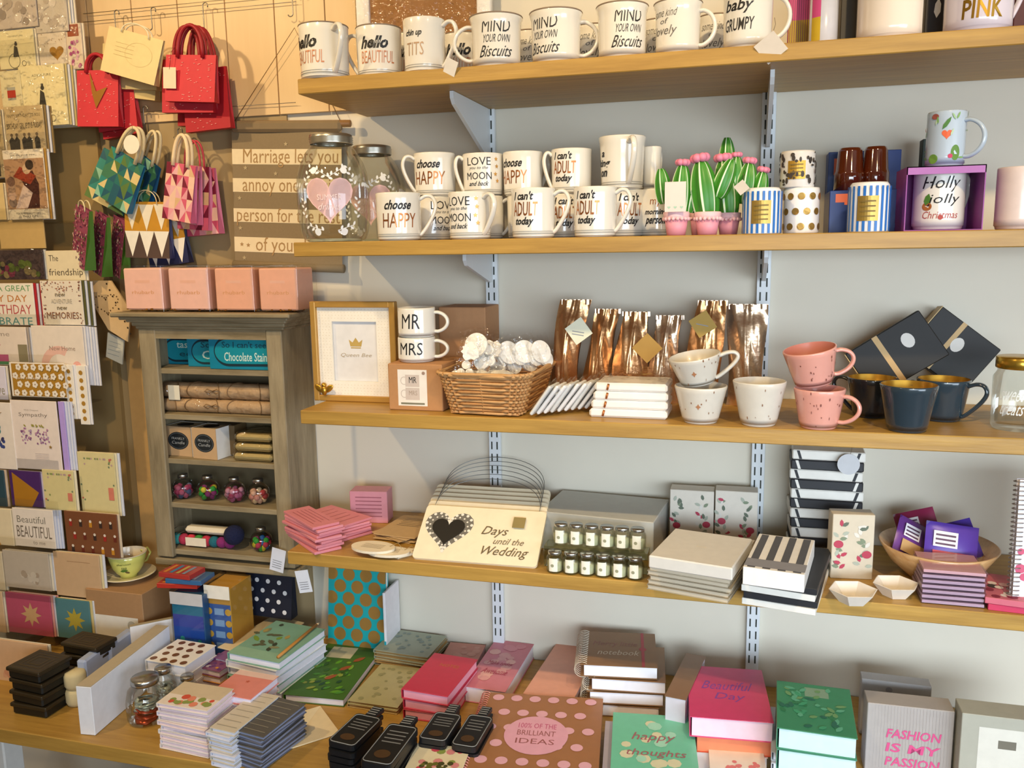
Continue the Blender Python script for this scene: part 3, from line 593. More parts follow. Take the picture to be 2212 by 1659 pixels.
t_=mug(864,939,727,-.215,zz,'lower white stacking mug reading MRS on the kraft box','mrs',-.35,76,foot=False,handle='loop',taper=1,group=MGR)
mug(864,939,664,-.215,zz+t_[3]+.0005,'upper white stacking mug reading MR, stacked on the other','mr',-.35,76,foot=False,handle='loop',taper=1,group=MGR)
_,_,h2,_=ubox(958,1062,776,-.115,z,.105,'lower plain kraft cardboard box behind the MR and MRS mugs','box',KRAFT,'cardboard_box',bev=.0015,group='plain kraft boxes')
ubox(950,1050,664,-.11,z+h2+.0006,.1,'upper plain kraft cardboard box stacked behind the MR and MRS mugs','box',M('b98a60',.75,ns=120),'cardboard_box',bev=.0015,group='plain kraft boxes')
# wicker basket
xl=xat(968,-.275,z); xr=xat(1122,-.275,z); bw=xr-xl; bx=(xl+xr)/2; hB=zat(828,bx,-.285)-z; hB=.074; dB=.17
WK=[M('c99a63',.6,ns=90,noise=.12),M('b9854f',.6,ns=90,noise=.12)]
T=thing('wicker_basket','tapered woven wicker basket filled with wrapped white wooden shapes','basket',(bx+.008,-.285+dB/2,z+.001),rz=-.05)
def bring(q,off,ph,zz,r,n=96):
    W=bw/2*(1+.26*q)+off; D=dB/2*(1+.20*q)+off; pts=[]
    for k in range(n):
        a=2*PI*k/n; c,s_=math.cos(a),math.sin(a); e=.28; x_=math.copysign(abs(c)**e,c)*W; y_=math.copysign(abs(s_)**e,s_)*D
        wv=.0022*math.sin(a*12*2+ph); pts.append((x_*(1+wv/W),y_*(1+wv/D),zz))
    return pts
b=MB(); b.box((0,0,.003),(bw*.96,dB*.96,.004),WK[1])
NR_=13
for i in range(NR_): b.tube(bring(i/NR_,0,PI*(i%2),.004+hB*i/NR_,.0028),.0027,WK[i%2],6,closed=True,sx=1,sy=1)
bk=b; b=MB()
for k in range(2): b.tube(bring(1,.001+.002*k,PI*k,hB+.001+.003*k,.003),.0033,WK[0],6,closed=True)
b.obj('rim',T)
s_=bk
for k in range(24):
    a=2*PI*k/24; c,sn=math.cos(a),math.sin(a); e=.28; f_=lambda q:(math.copysign(abs(c)**e,c)*bw/2*(1+.26*q),math.copysign(abs(sn)**e,sn)*dB/2*(1+.2*q),hB*q+.003)
    s_.tube([f_(0),f_(.5),f_(1)],.002,WK[1],5)
s_.obj('body',T)
def shape_pts(kind,r):
    if kind=='heart': return [(a*2*r,b*2*r) for a,b in HEART]
    if kind=='flower': return [(r*(1-.22*math.cos(5*2*PI*k/40)**2)*math.cos(2*PI*k/40),r*(1-.3*math.cos(5*PI*k/40)**2)*math.sin(2*PI*k/40)) for k in range(40)]
    return [(r*math.cos(2*PI*k/24),r*math.sin(2*PI*k/24)) for k in range(24)]
def wood_shape(loc,rot,kind,r,label,cello=True,col='f3efe6',grp='wrapped white wooden shapes in the basket',nm='wooden_ornament'):
    T=thing(nm,label,'ornament',loc,group=grp,rot=rot); mb=MB()
    if kind=='clover':
        for k in range(3): mb.prism([(r*.62*math.cos(PI/2+k*2.094)+r*.5*math.cos(2*PI*q/18),r*.62*math.sin(PI/2+k*2.094)+r*.5*math.sin(2*PI*q/18)) for q in range(18)],-.003,.003,M(col,.6))
    else: mb.prism(shape_pts(kind,r),-.003,.003,M(col,.6))
    mb.obj('board',T)
    if cello: MB().grid(lambda u,v:(-r*1.25+2.5*r*u,-r*1.2+2.6*r*v,.0045+.002*math.sin(9*u+4*v)),6,6,CELLO).obj('cellophane',T)
    return T
rr=random.Random(11); kinds=['clover','flower','disc','heart']; posn=['at the left front','at the left','near the left','in the front middle','in the middle','near the middle','toward the back','right of the middle','toward the right','near the right','at the right side','at the right end','at the right back','leaning on the right rim','at the back right corner','against the back rim']
for i in range(16):
    px=1000+i*11.5; py=[800,760,745,790,770,757,800,775,762,790,768,760,785,770,760,775][i]; yy=-.26+.007*i
    p=hy(px+6,py,yy); p.z=max(p.z,z+.05)
    k=kinds[i%4] if i<8 else 'disc'
    wood_shape(p,(PI/2-.35,.3*math.sin(i*2.1),-.1+(.95 if i>6 else 0)+.1*math.sin(i)),k,.0165+.003*(i%3),f'white wooden {k} shape in the wicker basket, {posn[i]}')
for i in range(4):
    p=hy(995+i*30,812,-.262); wood_shape(p,(.25,0,.2*i),'disc' if i%2 else 'heart',.022,f'flat white wooden plaque lying on the basket front edge, {["leftmost","second from the left","third from the left","rightmost"][i]}')
# leaning white plaques right of the basket
for i in range(9):
    p=hz(1158+i*13,893-i*2,z+.002); p=Vector((xat(1157+i*14.5,-.268+.010*i,z),-.268+.010*i,z+.002))
    T=thing('wrapped_plaque',f'white wooden plaque in clear wrap leaning right of the wicker basket, {["leftmost","second","third","fourth","fifth","sixth","seventh","eighth","rightmost"][i]} of the row','plaque',p,group='leaning white plaques',rot=(0,.62+.02*(i%3),-.12))
    mb=MB(); mb.box((-.0035,0,.036),(.006,.052,.066),M('f1efec' if i%3 else 'dcdcd8',.5),.002); mb.obj('board',T)
    MB().grid(lambda u,v:(-.0075-.0015*math.sin(8*u+5*v),-.03+.06*u,-.0+.082*v),5,6,CELLO).obj('cellophane',T)
    if i==3: MB().ball((-.011,-.028,.04),.007,WHITE,(.6,1,.6)).ball((-.011,-.028,.052),.007,WHITE,(.6,1,.6)).obj('bow',T)
# foil bags
FO=[M('d4a476',.27,.85,noise=.08,ns=35,bump=.6),M('cb9766',.26,.85,noise=.08,ns=30,bump=.6),M('dfc0a0',.26,.85,noise=.08,ns=35,bump=.6)]
def foil(bl,br,tx,tw,ty,y,label,mi=0):
    x0,x1=xat(bl,y,z),xat(br,y,z); k=kpx(((x0+x1)/2,y,z)); H=abs(zat(ty,(x0+x1)/2,y)-z); w0=(x1-x0)/2; cx=(x0+x1)/2; dx=(xat(tx,y,z+H)-cx); w1=tw*k/2
    T=thing('foil_bag',label,'foil bag',(cx,y,z+.0003),group='rose gold foil bags'); m=FO[mi%3]; sd=random.random()*9
    def sf(sgn):
        def f(u,v):
            a=-1+2*u; w_=w0+(w1-w0)*v+.004*math.sin(5*v+sd); bul=(1-a*a)*(.018*(math.sin(PI*min(1,v*1.0+.12))**.5)+.003)+.003
            fold=.0035*math.exp(-((a+.05)/.06)**2)+.0022*math.exp(-((a-.14)/.05)**2)
            return (a*w_+dx*v*v+.0,sgn*(bul)*1+(-fold if sgn<0 else 0)+.0025*math.sin(9*v+7*a+sd)*sgn,H*v)
        return f
    mb=MB(); mb.grid(sf(-1),26,18,m); mb.grid(sf(1),16,12,m); mb.obj('pouch',T)
    c=MB(); c.grid(lambda u,v:((-1+2*u)*w1*1.02+dx,-.004+.001*math.sin(u*40)-.0,H*(.955+.05*v)),30,2,FO[2]); c.obj('sealed_top',T)
    return T
foil(1186,1250,1244,58,648,-.10,'tall rose gold foil bag with a white diamond tag, leftmost of the foil bags',0)
foil(1258,1322,1314,54,668,-.095,'rose gold foil bag without a tag, second from the left',1)
foil(1322,1395,1375,58,674,-.10,'rose gold foil bag with a kraft diamond tag, third from the left',0)
foil(1392,1462,1448,58,682,-.095,'rose gold foil bag in silvery cellophane, fourth from the left',2)
foil(1478,1552,1540,60,650,-.10,'rose gold foil bag with a gold diamond tag, fifth from the left',1)
foil(1568,1648,1615,76,658,-.09,'wide wrinkled foil bag beside the upright, rightmost of the foil bags',2)
hangtag(1250,715,-.135,62,'cream diamond price tag on the leftmost foil bag','e9e9cf',.15,words=2)
hangtag(1398,752,-.135,66,'plain kraft diamond tag on the third foil bag','b18a3e',.0)
hangtag(1518,700,-.135,62,'gold diamond tag with a white sticker on the fifth foil bag','b18f3e',.2,words=1)
# stack of white boxes
for i in range(4):
    xc,w_,h=sp(1273+4*i,1442,900,-.262,z); hh=.0155
    T=thing('white_gift_box',f'flat white gift box with a copper clip, {ordn(3-i,4)}','box',(xc,-.262+.045,z+.0004+i*(hh+.0004)),rz=-.02+.01*(i%3),group='flat white gift boxes in a stack')
    MB().box((0,0,hh/2),(w_,.09,hh),M('f2ede4',.4),.004).obj('body',T)
    MB().tube([(-w_*.32,-.046,hh*.2),(-w_*.31,-.0475,hh*.5),(-w_*.3,-.046,hh*.9)],.002,COP,6).obj('clip',T)
    if i==3: MB().grid(lambda u,v:(-w_/2*1.03+w_*1.06*u,-.05+.1*v,hh+.004+.018*abs(math.sin(3.1*u))*(.6+.4*math.sin(5*v))*0.5+.012*v),10,8,CELLO).obj('cellophane',T)
# speckled cups
SPK=M('d9d3c6',.3,coat=.5,noise=.04); 
CG_='speckled stoneware mugs'; BR=M('8b6040')
def stars_(T,R,rb,h,ca,w_):
    p=PR(lambda u,v,e:((rb+(R-rb)*v/h+e)*math.cos(ca+u/R),(rb+(R-rb)*v/h+e)*math.sin(ca+u/R),v),.0005); p.star(-.05*w_,.5*h,.0055,M('b37a52'),4,.5); p.obj('star_print',T)
a_=mug(1456,1570,832,-.262,z,'lower grey stoneware mug with a tiny copper star, holding a second mug','' or None,0,160,mat=SPK,foot=False,taper=.68,group=CG_,specks=(BR,26),extra=stars_)
mug(1452,1566,766,-.258,z+.067,'upper tilted grey stoneware mug resting in the lower one, handle to the right',None,0,88,mat=SPK,foot=False,taper=.66,group=CG_,specks=(BR,26),extra=stars_,rot=(.10,-.16,0))
mug(1580,1697,822,-.265,z,'single grey stoneware mug between the stacked grey and pink mugs',None,0,170,mat=SPK,foot=False,taper=.68,group=CG_,specks=(BR,26))
PNK=M('e3a394',.25,coat=.6,noise=.02); DK=M('7c463e')
mug(1711,1824,838,-.27,z,'lower pink speckled mug with its handle to the right',None,0,74,mat=PNK,foot=False,taper=.74,group=CG_,specks=(DK,40),handle='loop')
mug(1700,1818,750,-.266,z+.073,'upper tilted pink speckled mug stacked in the lower pink one',None,0,98,mat=PNK,foot=False,taper=.72,group=CG_,specks=(DK,40),handle='loop',hl=.03,rot=(.12,-.17,0),inner=M('c97f70',.3))
NV=M('2b3a44',.16,coat=.8,noise=.05); ng='dark navy mugs with gold rims'
mug(1895,2022,830,-.268,z,'front dark navy mug with gold inside, middle of the right group',None,0,175,mat=NV,foot=False,taper=.7,group=ng,inner=GOLD)
mug(1826,1935,815,-.155,z,'dark navy mug behind and left of the front navy mug',None,0,-110,mat=M('1d2024',.2,coat=.8),foot=False,taper=.72,group=ng,inner=GOLD)
mug(1975,2092,818,-.165,z,'dark navy mug behind and right of the front navy mug, handle right',None,0,70,mat=NV,foot=False,taper=.74,group=ng,inner=GOLD)
# black gift boxes leaning on the wall
def lean(pxc,pyc,wpx,hpx,ang,label,stpx,y=-.035):
    y=y; p=hy(pxc,pyc,y); k=kpx(p); w_,h=wpx*k,hpx*k
    T=thing('gift_box',label,'box',p,group='black and gold gift boxes',rot=(-.12,ang,0)); mb=MB(); mb.box((0,0,0),(w_,.03,h),M('1e1c1a',.6),.0015); mb.obj('carton',T)
    MB().box((-w_*.5-.0008,-.002,0),(.0016,.032,h),M('b3924c',.4)).obj('gold_edge',T)
    p=PR(front(-.015)); p.rect(-w_*.14,-h/2,-w_*.07,h/2,M('c29c5c',.45)); p.circ(w_*stpx,h*.12,.011,M('e3dfd6'),ry=.014); p.obj('ribbon',T)
lean(1935,765,172,112,-.60,'black gift box with gold ribbon tilted against the wall, left of the two',.2,-.075)
lean(2052,756,150,120,.66,'black gift box with gold ribbon tilted against the wall, right of the two',.0)
# jar with gold lid
xc,w_,h=sp(2138,2250,770,-.22,z); R=w_/2; h=abs(h); T=thing('glass_jar','glass jar with a gold screw lid at the right end of the middle shelf','jar',(xc,-.22,z+.0003))
MB().lathe([(.001,.001),(R*.9,0),(R,.006),(R,h*.72),(R*.85,h*.8),(R*.84,h*.86)],GLASS,40).obj('body',T)
MB().lathe([(R*.9,h*.84),(R*.93,h*.85),(R*.93,h*.985),(R*.88,h),(.001,h)],M('c9a13e',.25,.85),60,rib=lambda k:1+.012*(k%2)).obj('lid',T)
p=PR(lambda u,v,e:((R+e)*math.cos(camang(xc,-.22)+u/R),(R+e)*math.sin(camang(xc,-.22)+u/R),v),.0004)
p.text('sweet',-R*.2,h*.5,R*.9,h*.16,M('e9ebe6'),.3); p.text('treats',-R*.2,h*.3,R*.9,h*.14,M('e9ebe6'),.3); p.obj('lettering',T)
# ---------------------------------------------------------------- fourth shelf
z=Z4
def pack(x,y,zb,w_,d,h,rz,label,cat,name,mat,side=None,prt=None,group=None,bev=.0008,tilt=None):
    T=thing(name,label,cat,(x,y,zb+.0002),rz,group,rot=tilt); mb=MB()
    if side: 
        mb.box((0,0,h/2),(w_-.003,d-.003,h-.0016),side); mb.obj('pages',T)
        MB().box((0,0,h-.0005),(w_,d,.001),mat).box((0,0,.0005),(w_,d,.001),mat).obj('cover',T)
    else: mb.box((0,0,h/2),(w_,d,h),mat,bev); mb.obj('body',T)
    if prt: p=PR(topm(h)); prt(p,w_,d); p.obj('print',T)
    return T
def pstack(x,y,zb,w_,d,hh,n,rz,lab,cat,name,mats,side=None,prt=None,group=None,jit=.004,jr=.06,top=None):
    for i in range(n):
        m=mats[i%len(mats)]; pack(x+random.uniform(-jit,jit),y+random.uniform(-jit,jit)*.6,zb+i*(hh+.0006),w_,d,hh,rz+random.uniform(-jr,jr),f'{lab}, {ordn(n-1-i,n)}' if n>1 else lab,cat,name,m,side,(prt if i==n-1 else None),group)
def lines(col,n=4,u0=-.35,u1=.35,v0=-.3,v1=.3):
    def f(p,w_,d):
        for i in range(n): v=(v1+(v0-v1)*i/max(1,n-1))*d; p.rect(u0*w_,v-.0009,u1*w_*(1-.2*(i%2)),v+.0009,M(col))
    return f
PKC=[M('e08c98',.6),M('e5949f',.6),M('dc8893',.6)]
def laystack(NL,NR,FL,H,n,lab,cat,name,mats,side=None,prt=None,group=None,zb=None,jit=.003,jr=.04):
    zb=z if zb is None else zb
    x,y,w_,d,a=lay(NL,NR,FL,zb+H); pstack(x,y,zb,w_,d,H/n-.0006,n,a,lab,cat,name,mats,side,prt,group,jit,jr); return x,y,w_,d,a
laystack((612,1105),(683,1140),(656,1088),.055,9,'pink favour card pack in the front left stack','card pack','card_pack',PKC,group='pink card packs, front stack',prt=lines('b76470',5),jit=.004,jr=.1)
laystack((725,1140),(803,1118),(698,1096),.034,6,'pink favour card pack in the second stack','card pack','card_pack',PKC,group='pink card packs, second stack',prt=lines('b76470',5),jit=.003,jr=.08)
ubox(757,833,1062,-.10,z,.045,'small pink card tin standing behind the pink packs','box',M('dd97a2',.5),'pink_box',lambda p,w_,h:[p.rect(-w_*.35,h*(.2+.12*i),w_*.35,h*(.23+.12*i),M('a9606c')) for i in range(6)] and None,rz=.15)
laystack((803,1148),(880,1165),(838,1100),.012,5,'kraft gift label in the fanned pile beside the pink packs','gift label','gift_label',[M('c0a173',.8),M('c9ab7d',.8)],group='kraft gift labels',prt=lines('6d5a3c',6,-.3,.3,0,.35),jit=.008,jr=.25)
def disc(px,py,zz,rx,ry,h,rz,label,nm,cat,grp,kind='oval',col='efe3c9',pr=True):
    p=hz(px,py,zz+h); T=thing(nm,label,cat,(p.x,p.y,zz+.0003),rz,grp); mb=MB()
    pts=[(rx*math.cos(2*PI*k/36),ry*math.sin(2*PI*k/36)) for k in range(36)] if kind=='oval' else [(a*2*rx,b*2*ry) for a,b in HEART]
    mb.prism(pts,0,h,M(col,.6)); mb.obj('board',T)
    if pr: p=PR(topm(h)); [p.rect(-rx*.5,ry*(.3-.2*i),rx*.5,ry*(.3-.2*i)+.0012,M('8a7654')) for i in range(4)]; p.obj('print',T)
    MB().tube([(rx*.7,ry*.3,h),(rx*1.0,ry*.6,h+.006),(rx*1.3,ry*.2,h+.002)],.0006,M('a58a5a'),5).obj('string',T)
gp='cream wooden plaques on the fourth shelf'
disc(862,1194,z,.036,.024,.005,.3,'cream heart shaped wooden plaque lying lowest in the pile beside the pink packs','wooden_plaque','plaque',gp,'heart')
disc(840,1190,z+.0055,.042,.026,.005,.1,'cream oval wooden plaque lying in the middle of the pile','wooden_plaque','plaque',gp)
disc(806,1180,z+.011,.046,.030,.005,-.1,'cream oval wooden plaque with print lying on top of the pile','wooden_plaque','plaque',gp)
# wedding countdown signs
x0=xat(890,-.285,z); x1=xat(1158,-.285,z); sw=x1-x0; sx=(x0+x1)/2
SG=M('eddfbf',.6); 
for i in range(6):
    yy=-.283+.023*i; tl=-.92+.02*i; hh=.125-.002*i
    T=thing('wedding_sign',('front cream wedding countdown sign with slate heart and wire handle' if i==0 else f'cream wedding countdown sign leaning behind the front one, {["","first behind","second behind","third behind","fourth behind","backmost"][i]}'),'sign',(sx-.003*i,yy,z+.002+.0025*i),group='wedding countdown signs',rot=(tl,0,.02))
    mb=MB(); r=.008; pts=[]
    for (cx,cz,a0) in((sw/2-r,hh-r,0),(-sw/2+r,hh-r,PI/2),(-sw/2+r,r,PI),(sw/2-r,r,1.5*PI)):
        for q in range(5): a=a0+q*PI/8; pts.append((cx+r*math.cos(a),cz+r*math.sin(a)))
    mb.T=Matrix(((1,0,0,0),(0,0,1,0),(0,1,0,0),(0,0,0,1))); mb.prism(pts,-.003,.003,SG); mb.obj('board',T)
    p=PR(front(-.003)); hx=-sw*.27; hv=hh*.50
    p.heart(hx,hv,hh*.80,hh*.76,M('6f6b62'))
    for k in range(0,28): a,b_=HEART[k]; p.circ(hx+a*hh*.74,hv+b_*hh*.70,hh*.026,M('e9e4d6'),n=8); p.circ(hx+a*hh*.62,hv+b_*hh*.58,hh*.016,M('e0dacc'),n=8)
    p.heart(hx,hv,hh*.54,hh*.50,M('0f0e0d')); 
    if i<1: p.text('Days',sw*.12,hh*.56,sw*.2,hh*.2,M('6b5a3c'),.4); p.text('until the',sw*.25,hh*.40,sw*.24,hh*.11,M('7b6a4c'),.4); p.text('Wedding',sw*.22,hh*.2,sw*.38,hh*.2,M('6b5a3c'),.4)
    p.obj('print',T)
    W=[]
    for q in range(25):
        a=PI*q/24; W.append((sw*.44*math.cos(a),.004*math.sin(a),hh-.006+.085*math.sin(a)**.75))
    MB().tube(W,.0007,M('8f9494',.3,.8),5).obj('wire_handle',T)
    if i==0: g=MB().box((sw*.30,-.008,hh*.74),(.024,.001,.024),M('8f7d4c')); g.obj('price_label',T)
# silver box, tea light jars
x,y,w_,d,a=lay((1163,1103),(1412,1128),(1203,1056),z+.078); 
pack(x,y,z,w_,d,.077,a,'large silver grey gift box behind the glass tealight jars','box','gift_box',M('b4b4ac',.35),None,None,bev=.0015)
def tlj(px,y,zz,label):
    X=xat(px,y,zz); R=.0158; h=.040; T=thing('tealight_jar',label,'jar',(X,y,zz+.0002),group='small glass jars with cream tags')
    MB().lathe([(.0005,.001),(R*.85,0),(R,.003),(R,h*.72),(R*.75,h*.86),(R*.72,h*.9)],GLASS,24).obj('body',T)
    MB().lathe([(R*.78,h*.86),(R*.8,h*.87),(R*.8,h*.98),(R*.76,h),(.0003,h)],SILV,24).obj('lid',T)
    MB().lathe([(.0005,.003),(R*.8,.003),(R*.86,h*.1),(R*.86,h*.5),(.0005,h*.52)],M('c9c8a0',.5),20).obj('filling',T)
    p=PR(lambda u,v,e:((R+e)*math.cos(-PI/2+u/R),(R+e)*math.sin(-PI/2+u/R),v),.0005); p.rect(-R*.5,h*.12,R*.5,h*.74,M('f1edda',.6),5); p.circ(-R*.1,h*.4,R*.2,M('9c9a7c'),n=8); p.obj('tag',T)
pos_=['leftmost','second from the left','third from the left','third from the right','second from the right','rightmost']
tr=MB(); 
for i in range(6): tlj(1199+i*34.5,-.282,z,f'small glass jar with a cream tag, {pos_[i]} of the lower row')
xa,xb=xat(1178,-.25,z),xat(1400,-.25,z)
tag(MB().box(((xa+xb)/2,-.2445,z+.0205),(xb-xa,.036,.040),clear('plastic','e6ead8',.12,.1,.3),.001).obj('clear_tray'),'clear plastic tray behind the lower row of glass jars','tray')
for i in range(6): tlj(1212+i*33,-.2445,z+.0375+.004,f'small glass jar with a cream tag, {pos_[i]} of the upper row')
# notebooks, floral boxes
FLP=['7c8a70','b23a52','d9d6cc','5f6b5a','a9b0a0']
def florb(seed,band=True):
    def f(p,w_,h):
        rr=random.Random(seed)
        for s_ in(-1,1):
            for k in range(16): p.leaf(s_*w_*rr.uniform(.18,.36)-w_*.05,h*rr.uniform(.08,.84),h*.11,h*.055,rr.uniform(0,3),M(rr.choice(FLP)))
            p.circ(s_*w_*.34,h*rr.uniform(.3,.6),h*.07,M('b23a52'),ry=h*.06)
    return f
FB=M('d9d2c4',.5)
ubox(1446,1540,1060,-.075,z,.04,'floral patterned notecard box at the back, left of the pair','box',FB,'notecard_box',florb(1),group='floral notecard boxes')
ubox(1543,1634,1062,-.075,z,.04,'floral patterned notecard box at the back beside the upright','box',FB,'notecard_box',florb(2),group='floral notecard boxes')
laystack((1401,1213),(1578,1242),(1442,1140),.050,6,'grey wrapped card set in the stack below the white box','card set','card_set',[M('b0a48c',.35),M('a8987e',.35)],M('cdbfa6'),None,group='grey wrapped card sets',zb=z,jit=.003,jr=.03)
x,y,w_,d,a=lay((1401,1198),(1582,1226),(1442,1137),z+.075); pack(x,y,z+.0515,w_,d,.022,a,'pale grey keepsake box with white edges on top of the card sets','box','keepsake_box',M('dbd7ce',.4),None,lambda p,w_,d:p.text('love',0,0,w_*.12,.006,M('e9dcc0')),bev=.002)
WS=M('efece2',.5); BS=M('25262a',.5)
def strp(p,w_,d):
    for k in range(4): p.rect(-w_*.44+k*w_*.25,-d*.48,-w_*.44+k*w_*.25+w_*.13,d*.48,M('55565c'))
    p.rect(-w_/2,-d*.45,w_/2,-d*.25,M('8d8e96')) 
laystack((1605,1248),(1765,1272),(1640,1165),.046,4,'black and white striped paper pack in the front right stack','pack','paper_pack',[WS,BS,WS,BS],None,None,group='striped paper packs',jit=.002,jr=.02)
x,y,w_,d,a=lay((1605,1222),(1738,1240),(1635,1150),z+.078); pack(x,y,z+.0462,w_,d,.030,a,'grey and white gingham paper pack on top of the striped packs','pack','paper_pack',M('f0eee9',.4),None,strp)
# tall stack of striped boxes at the back
xc,w_,h=sp(1703,1858,975,-.10,z); h=abs(h); n=11
for i in range(n):
    hh=h/n-.0006; T=thing('striped_box',f'black and white striped gift box in the tall back stack, {ordn(n-1-i,n)}','box',(xc+random.uniform(-.002,.002),-.055,z+.0004+i*(h/n)),random.uniform(-.04,.04),'striped gift boxes in the tall stack')
    MB().box((0,0,hh/2),(w_,.09,hh),WS if i%2==0 else BS,.002).obj('body',T)
    p=PR(front(-.045)); 
    for s_ in(-1,1):
        p.poly([(s_*w_*.36,.001),(s_*w_*.40,.001),(s_*w_*.44,hh-.001),(s_*w_*.40,hh-.001)],BS if i%2==0 else WS)
    p.obj('print',T)
hangtag(1833,1003,-.115,46,'round grey disc tag on the tall striped box stack','cfd0d2',.1,shape='disc')
ubox(1790,1882,1112,-.20,z,.035,'floral patterned notecard box standing upright beside the wooden bowl','box',M('cfc4ae',.5),'notecard_box',florb(5),rz=.12,group='floral notecard boxes')
# hexagonal dishes
def hexd(px,py,r,label):
    p=hz(px,py,z+.008); T=thing('trinket_dish',label,'dish',(p.x,p.y,z+.0003),.2,'white faceted dishes'); mb=MB(); m=M('efe6d8',.3,coat=.3)
    mb.lathe([(.0005,0),(r*.55,0),(r,.022),(r*.96,.0225),(r*.5,.004),(.0005,.0035)],m,6,smooth=False); mb.obj('dish',T)
    p=PR(lambda u,v,e:(u,v,.0036+e)); p.circ(0,0,r*.35,M('e3cf9e'),n=6); p.obj('print',T)
hexd(1842,1290,.040,'white faceted trinket dish in front of the standing floral box'); hexd(1934,1276,.038,'white faceted trinket dish in front of the wooden bowl')
# wooden bowl with sweet packets
p=hz(2010,1225,z); T=thing('wooden_bowl','round wooden bowl holding purple and red packets','bowl',(p.x,-.155,z+.0003)); R=.098
BW=grain('bowl_wood','b88a55','d9b481',0,8,.35,coat=.3,stretch=5)
MB().lathe([(.0005,0),(R*.45,0),(R*.5,.004),(R*.8,.03),(R,.062),(R*.97,.0635),(R*.76,.036),(R*.4,.010),(.0005,.009)],BW,48).obj('bowl',T); bxx=p.x
def packet(dx,dy,dz,w_,h,rot,label,c1,c2):
    T=thing('sweet_packet',label,'packet',(bxx+dx,-.155+dy,z+dz),group='packets in the wooden bowl',rot=rot); mb=MB()
    for s_ in(-1,1): mb.grid(lambda u,v:(-w_/2+w_*u,s_*.008*math.sin(PI*u)**.6*math.sin(PI*v)**.6,h*v),12,10,M(c1,.3))
    mb.obj('wrapper',T)
    p=PR(lambda u,v,e:(u,-.0085-e,v)); p.rect(-w_*.36,h*.12,w_*.36,h*.42,M(c2)); p.rect(-w_*.36,h*.5,w_*.1,h*.82,M('ece7ea'));
    for i in range(3): p.rect(-w_*.32,h*(.54+.09*i),w_*.06,h*(.58+.09*i),M('5b3a52'))
    p.obj('print',T)
packet(.012,-.035,.022,.085,.085,(-.35,.1,0),'purple and red sweet packet with a white label at the front of the bowl','5b3fa8','d5525c')
packet(-.050,-.01,.03,.07,.075,(-.5,.5,.3),'purple sweet packet with a gold corner at the left of the bowl','6a3a86','c9a06a')
packet(-.015,.04,.038,.07,.07,(-.3,-.35,-.2),'dark red sweet packet at the back of the bowl','8a2a4e','b04a5a')
packet(.045,.01,.03,.07,.07,(-.4,-.3,.1),'violet sweet packet leaning at the right of the bowl','5540b0','8a6fc0')
# pink clear boxes, red floral pack, spiral notebook at the right
x0=xat(1988,-.285,z); x1=xat(2128,-.285,z)
n=7
for i in range(n):
    T=thing('clear_box',f'clear box with pale pink contents before the bowl, {ordn(n-1-i,n)}','box',((x0+x1)/2+random.uniform(-.001,.001),-.285+.045,z+.0004+i*.0088),random.uniform(-.01,.01),'flat pink clear boxes'); W_=x1-x0
    MB().box((0,0,.0042),(W_,.09,.0080),ACRYL,.0006).obj('shell',T); MB().box((0,0,.0036),(W_-.004,.086,.005),M('d8a7ae' if i==n-1 else 'b99bb0',.5)).obj('contents',T)
laystack((2135,1290),(2300,1310),(2160,1240),.022,2,'red floral paper napkin pack at the right end of the fourth shelf','napkin pack','napkin_pack',[M('c8355a',.5),M('d06a7a',.5)],None,lambda p,w_,d:p.dots(-w_/2,-d/2,w_/2,d/2,26,.008,[M('e9b9b9'),M('f0dfd6'),M('8c1c3c'),M('3c2a28')],random.Random(4)),group='red floral napkin packs')
def spiral_book(loc,w_,d,h,rot,label,cov,pages='f3f1f4',prt=None,side='L',ringm=None,n=None,group=None,cat='notebook',name='spiral_notebook'):
    T=thing(name,label,cat,loc,group=group,rot=rot); C=M(cov,.45) if isinstance(cov,str) else cov
    MB().box((.003,0,h/2),(w_-.008,d-.004,h-.003),M(pages,.7)).obj('pages',T)
    MB().box((0,0,h-.0006),(w_,d,.0012),C).box((0,0,.0006),(w_,d,.0012),C).obj('cover',T)
    rg=MB(); n=n or int(d/.0075); R=h/2+.003
    for k in range(n):
        yy=-d/2+d*(k+.5)/n; rg.tube([(-w_/2+.003+R*math.cos(a),yy+.0008*math.sin(a),h/2+R*math.sin(a)) for a in [2*PI*q/12 for q in range(12)]],.0009,ringm or SILV,5,closed=True)
    rg.obj('ring_binding',T)
    if prt: p=PR(topm(h)); prt(p,w_,d); p.obj('print',T)
    return T
xb=xat(2178,-.27,z); spiral_book((xb+.075,-.25,z+.11),.15,.21,.012,(PI/2-.03,0,.15),'white spiral notebook standing upright at the right edge of the picture','e9e4e6',prt=lambda p,w_,d:p.dots(-w_/2,-d/2,w_/2,d*.1,22,.008,[M('d05a78'),M('e8b0b8'),M('4a4a50')],random.Random(9)),ringm=M('8c8480',.4,.6))
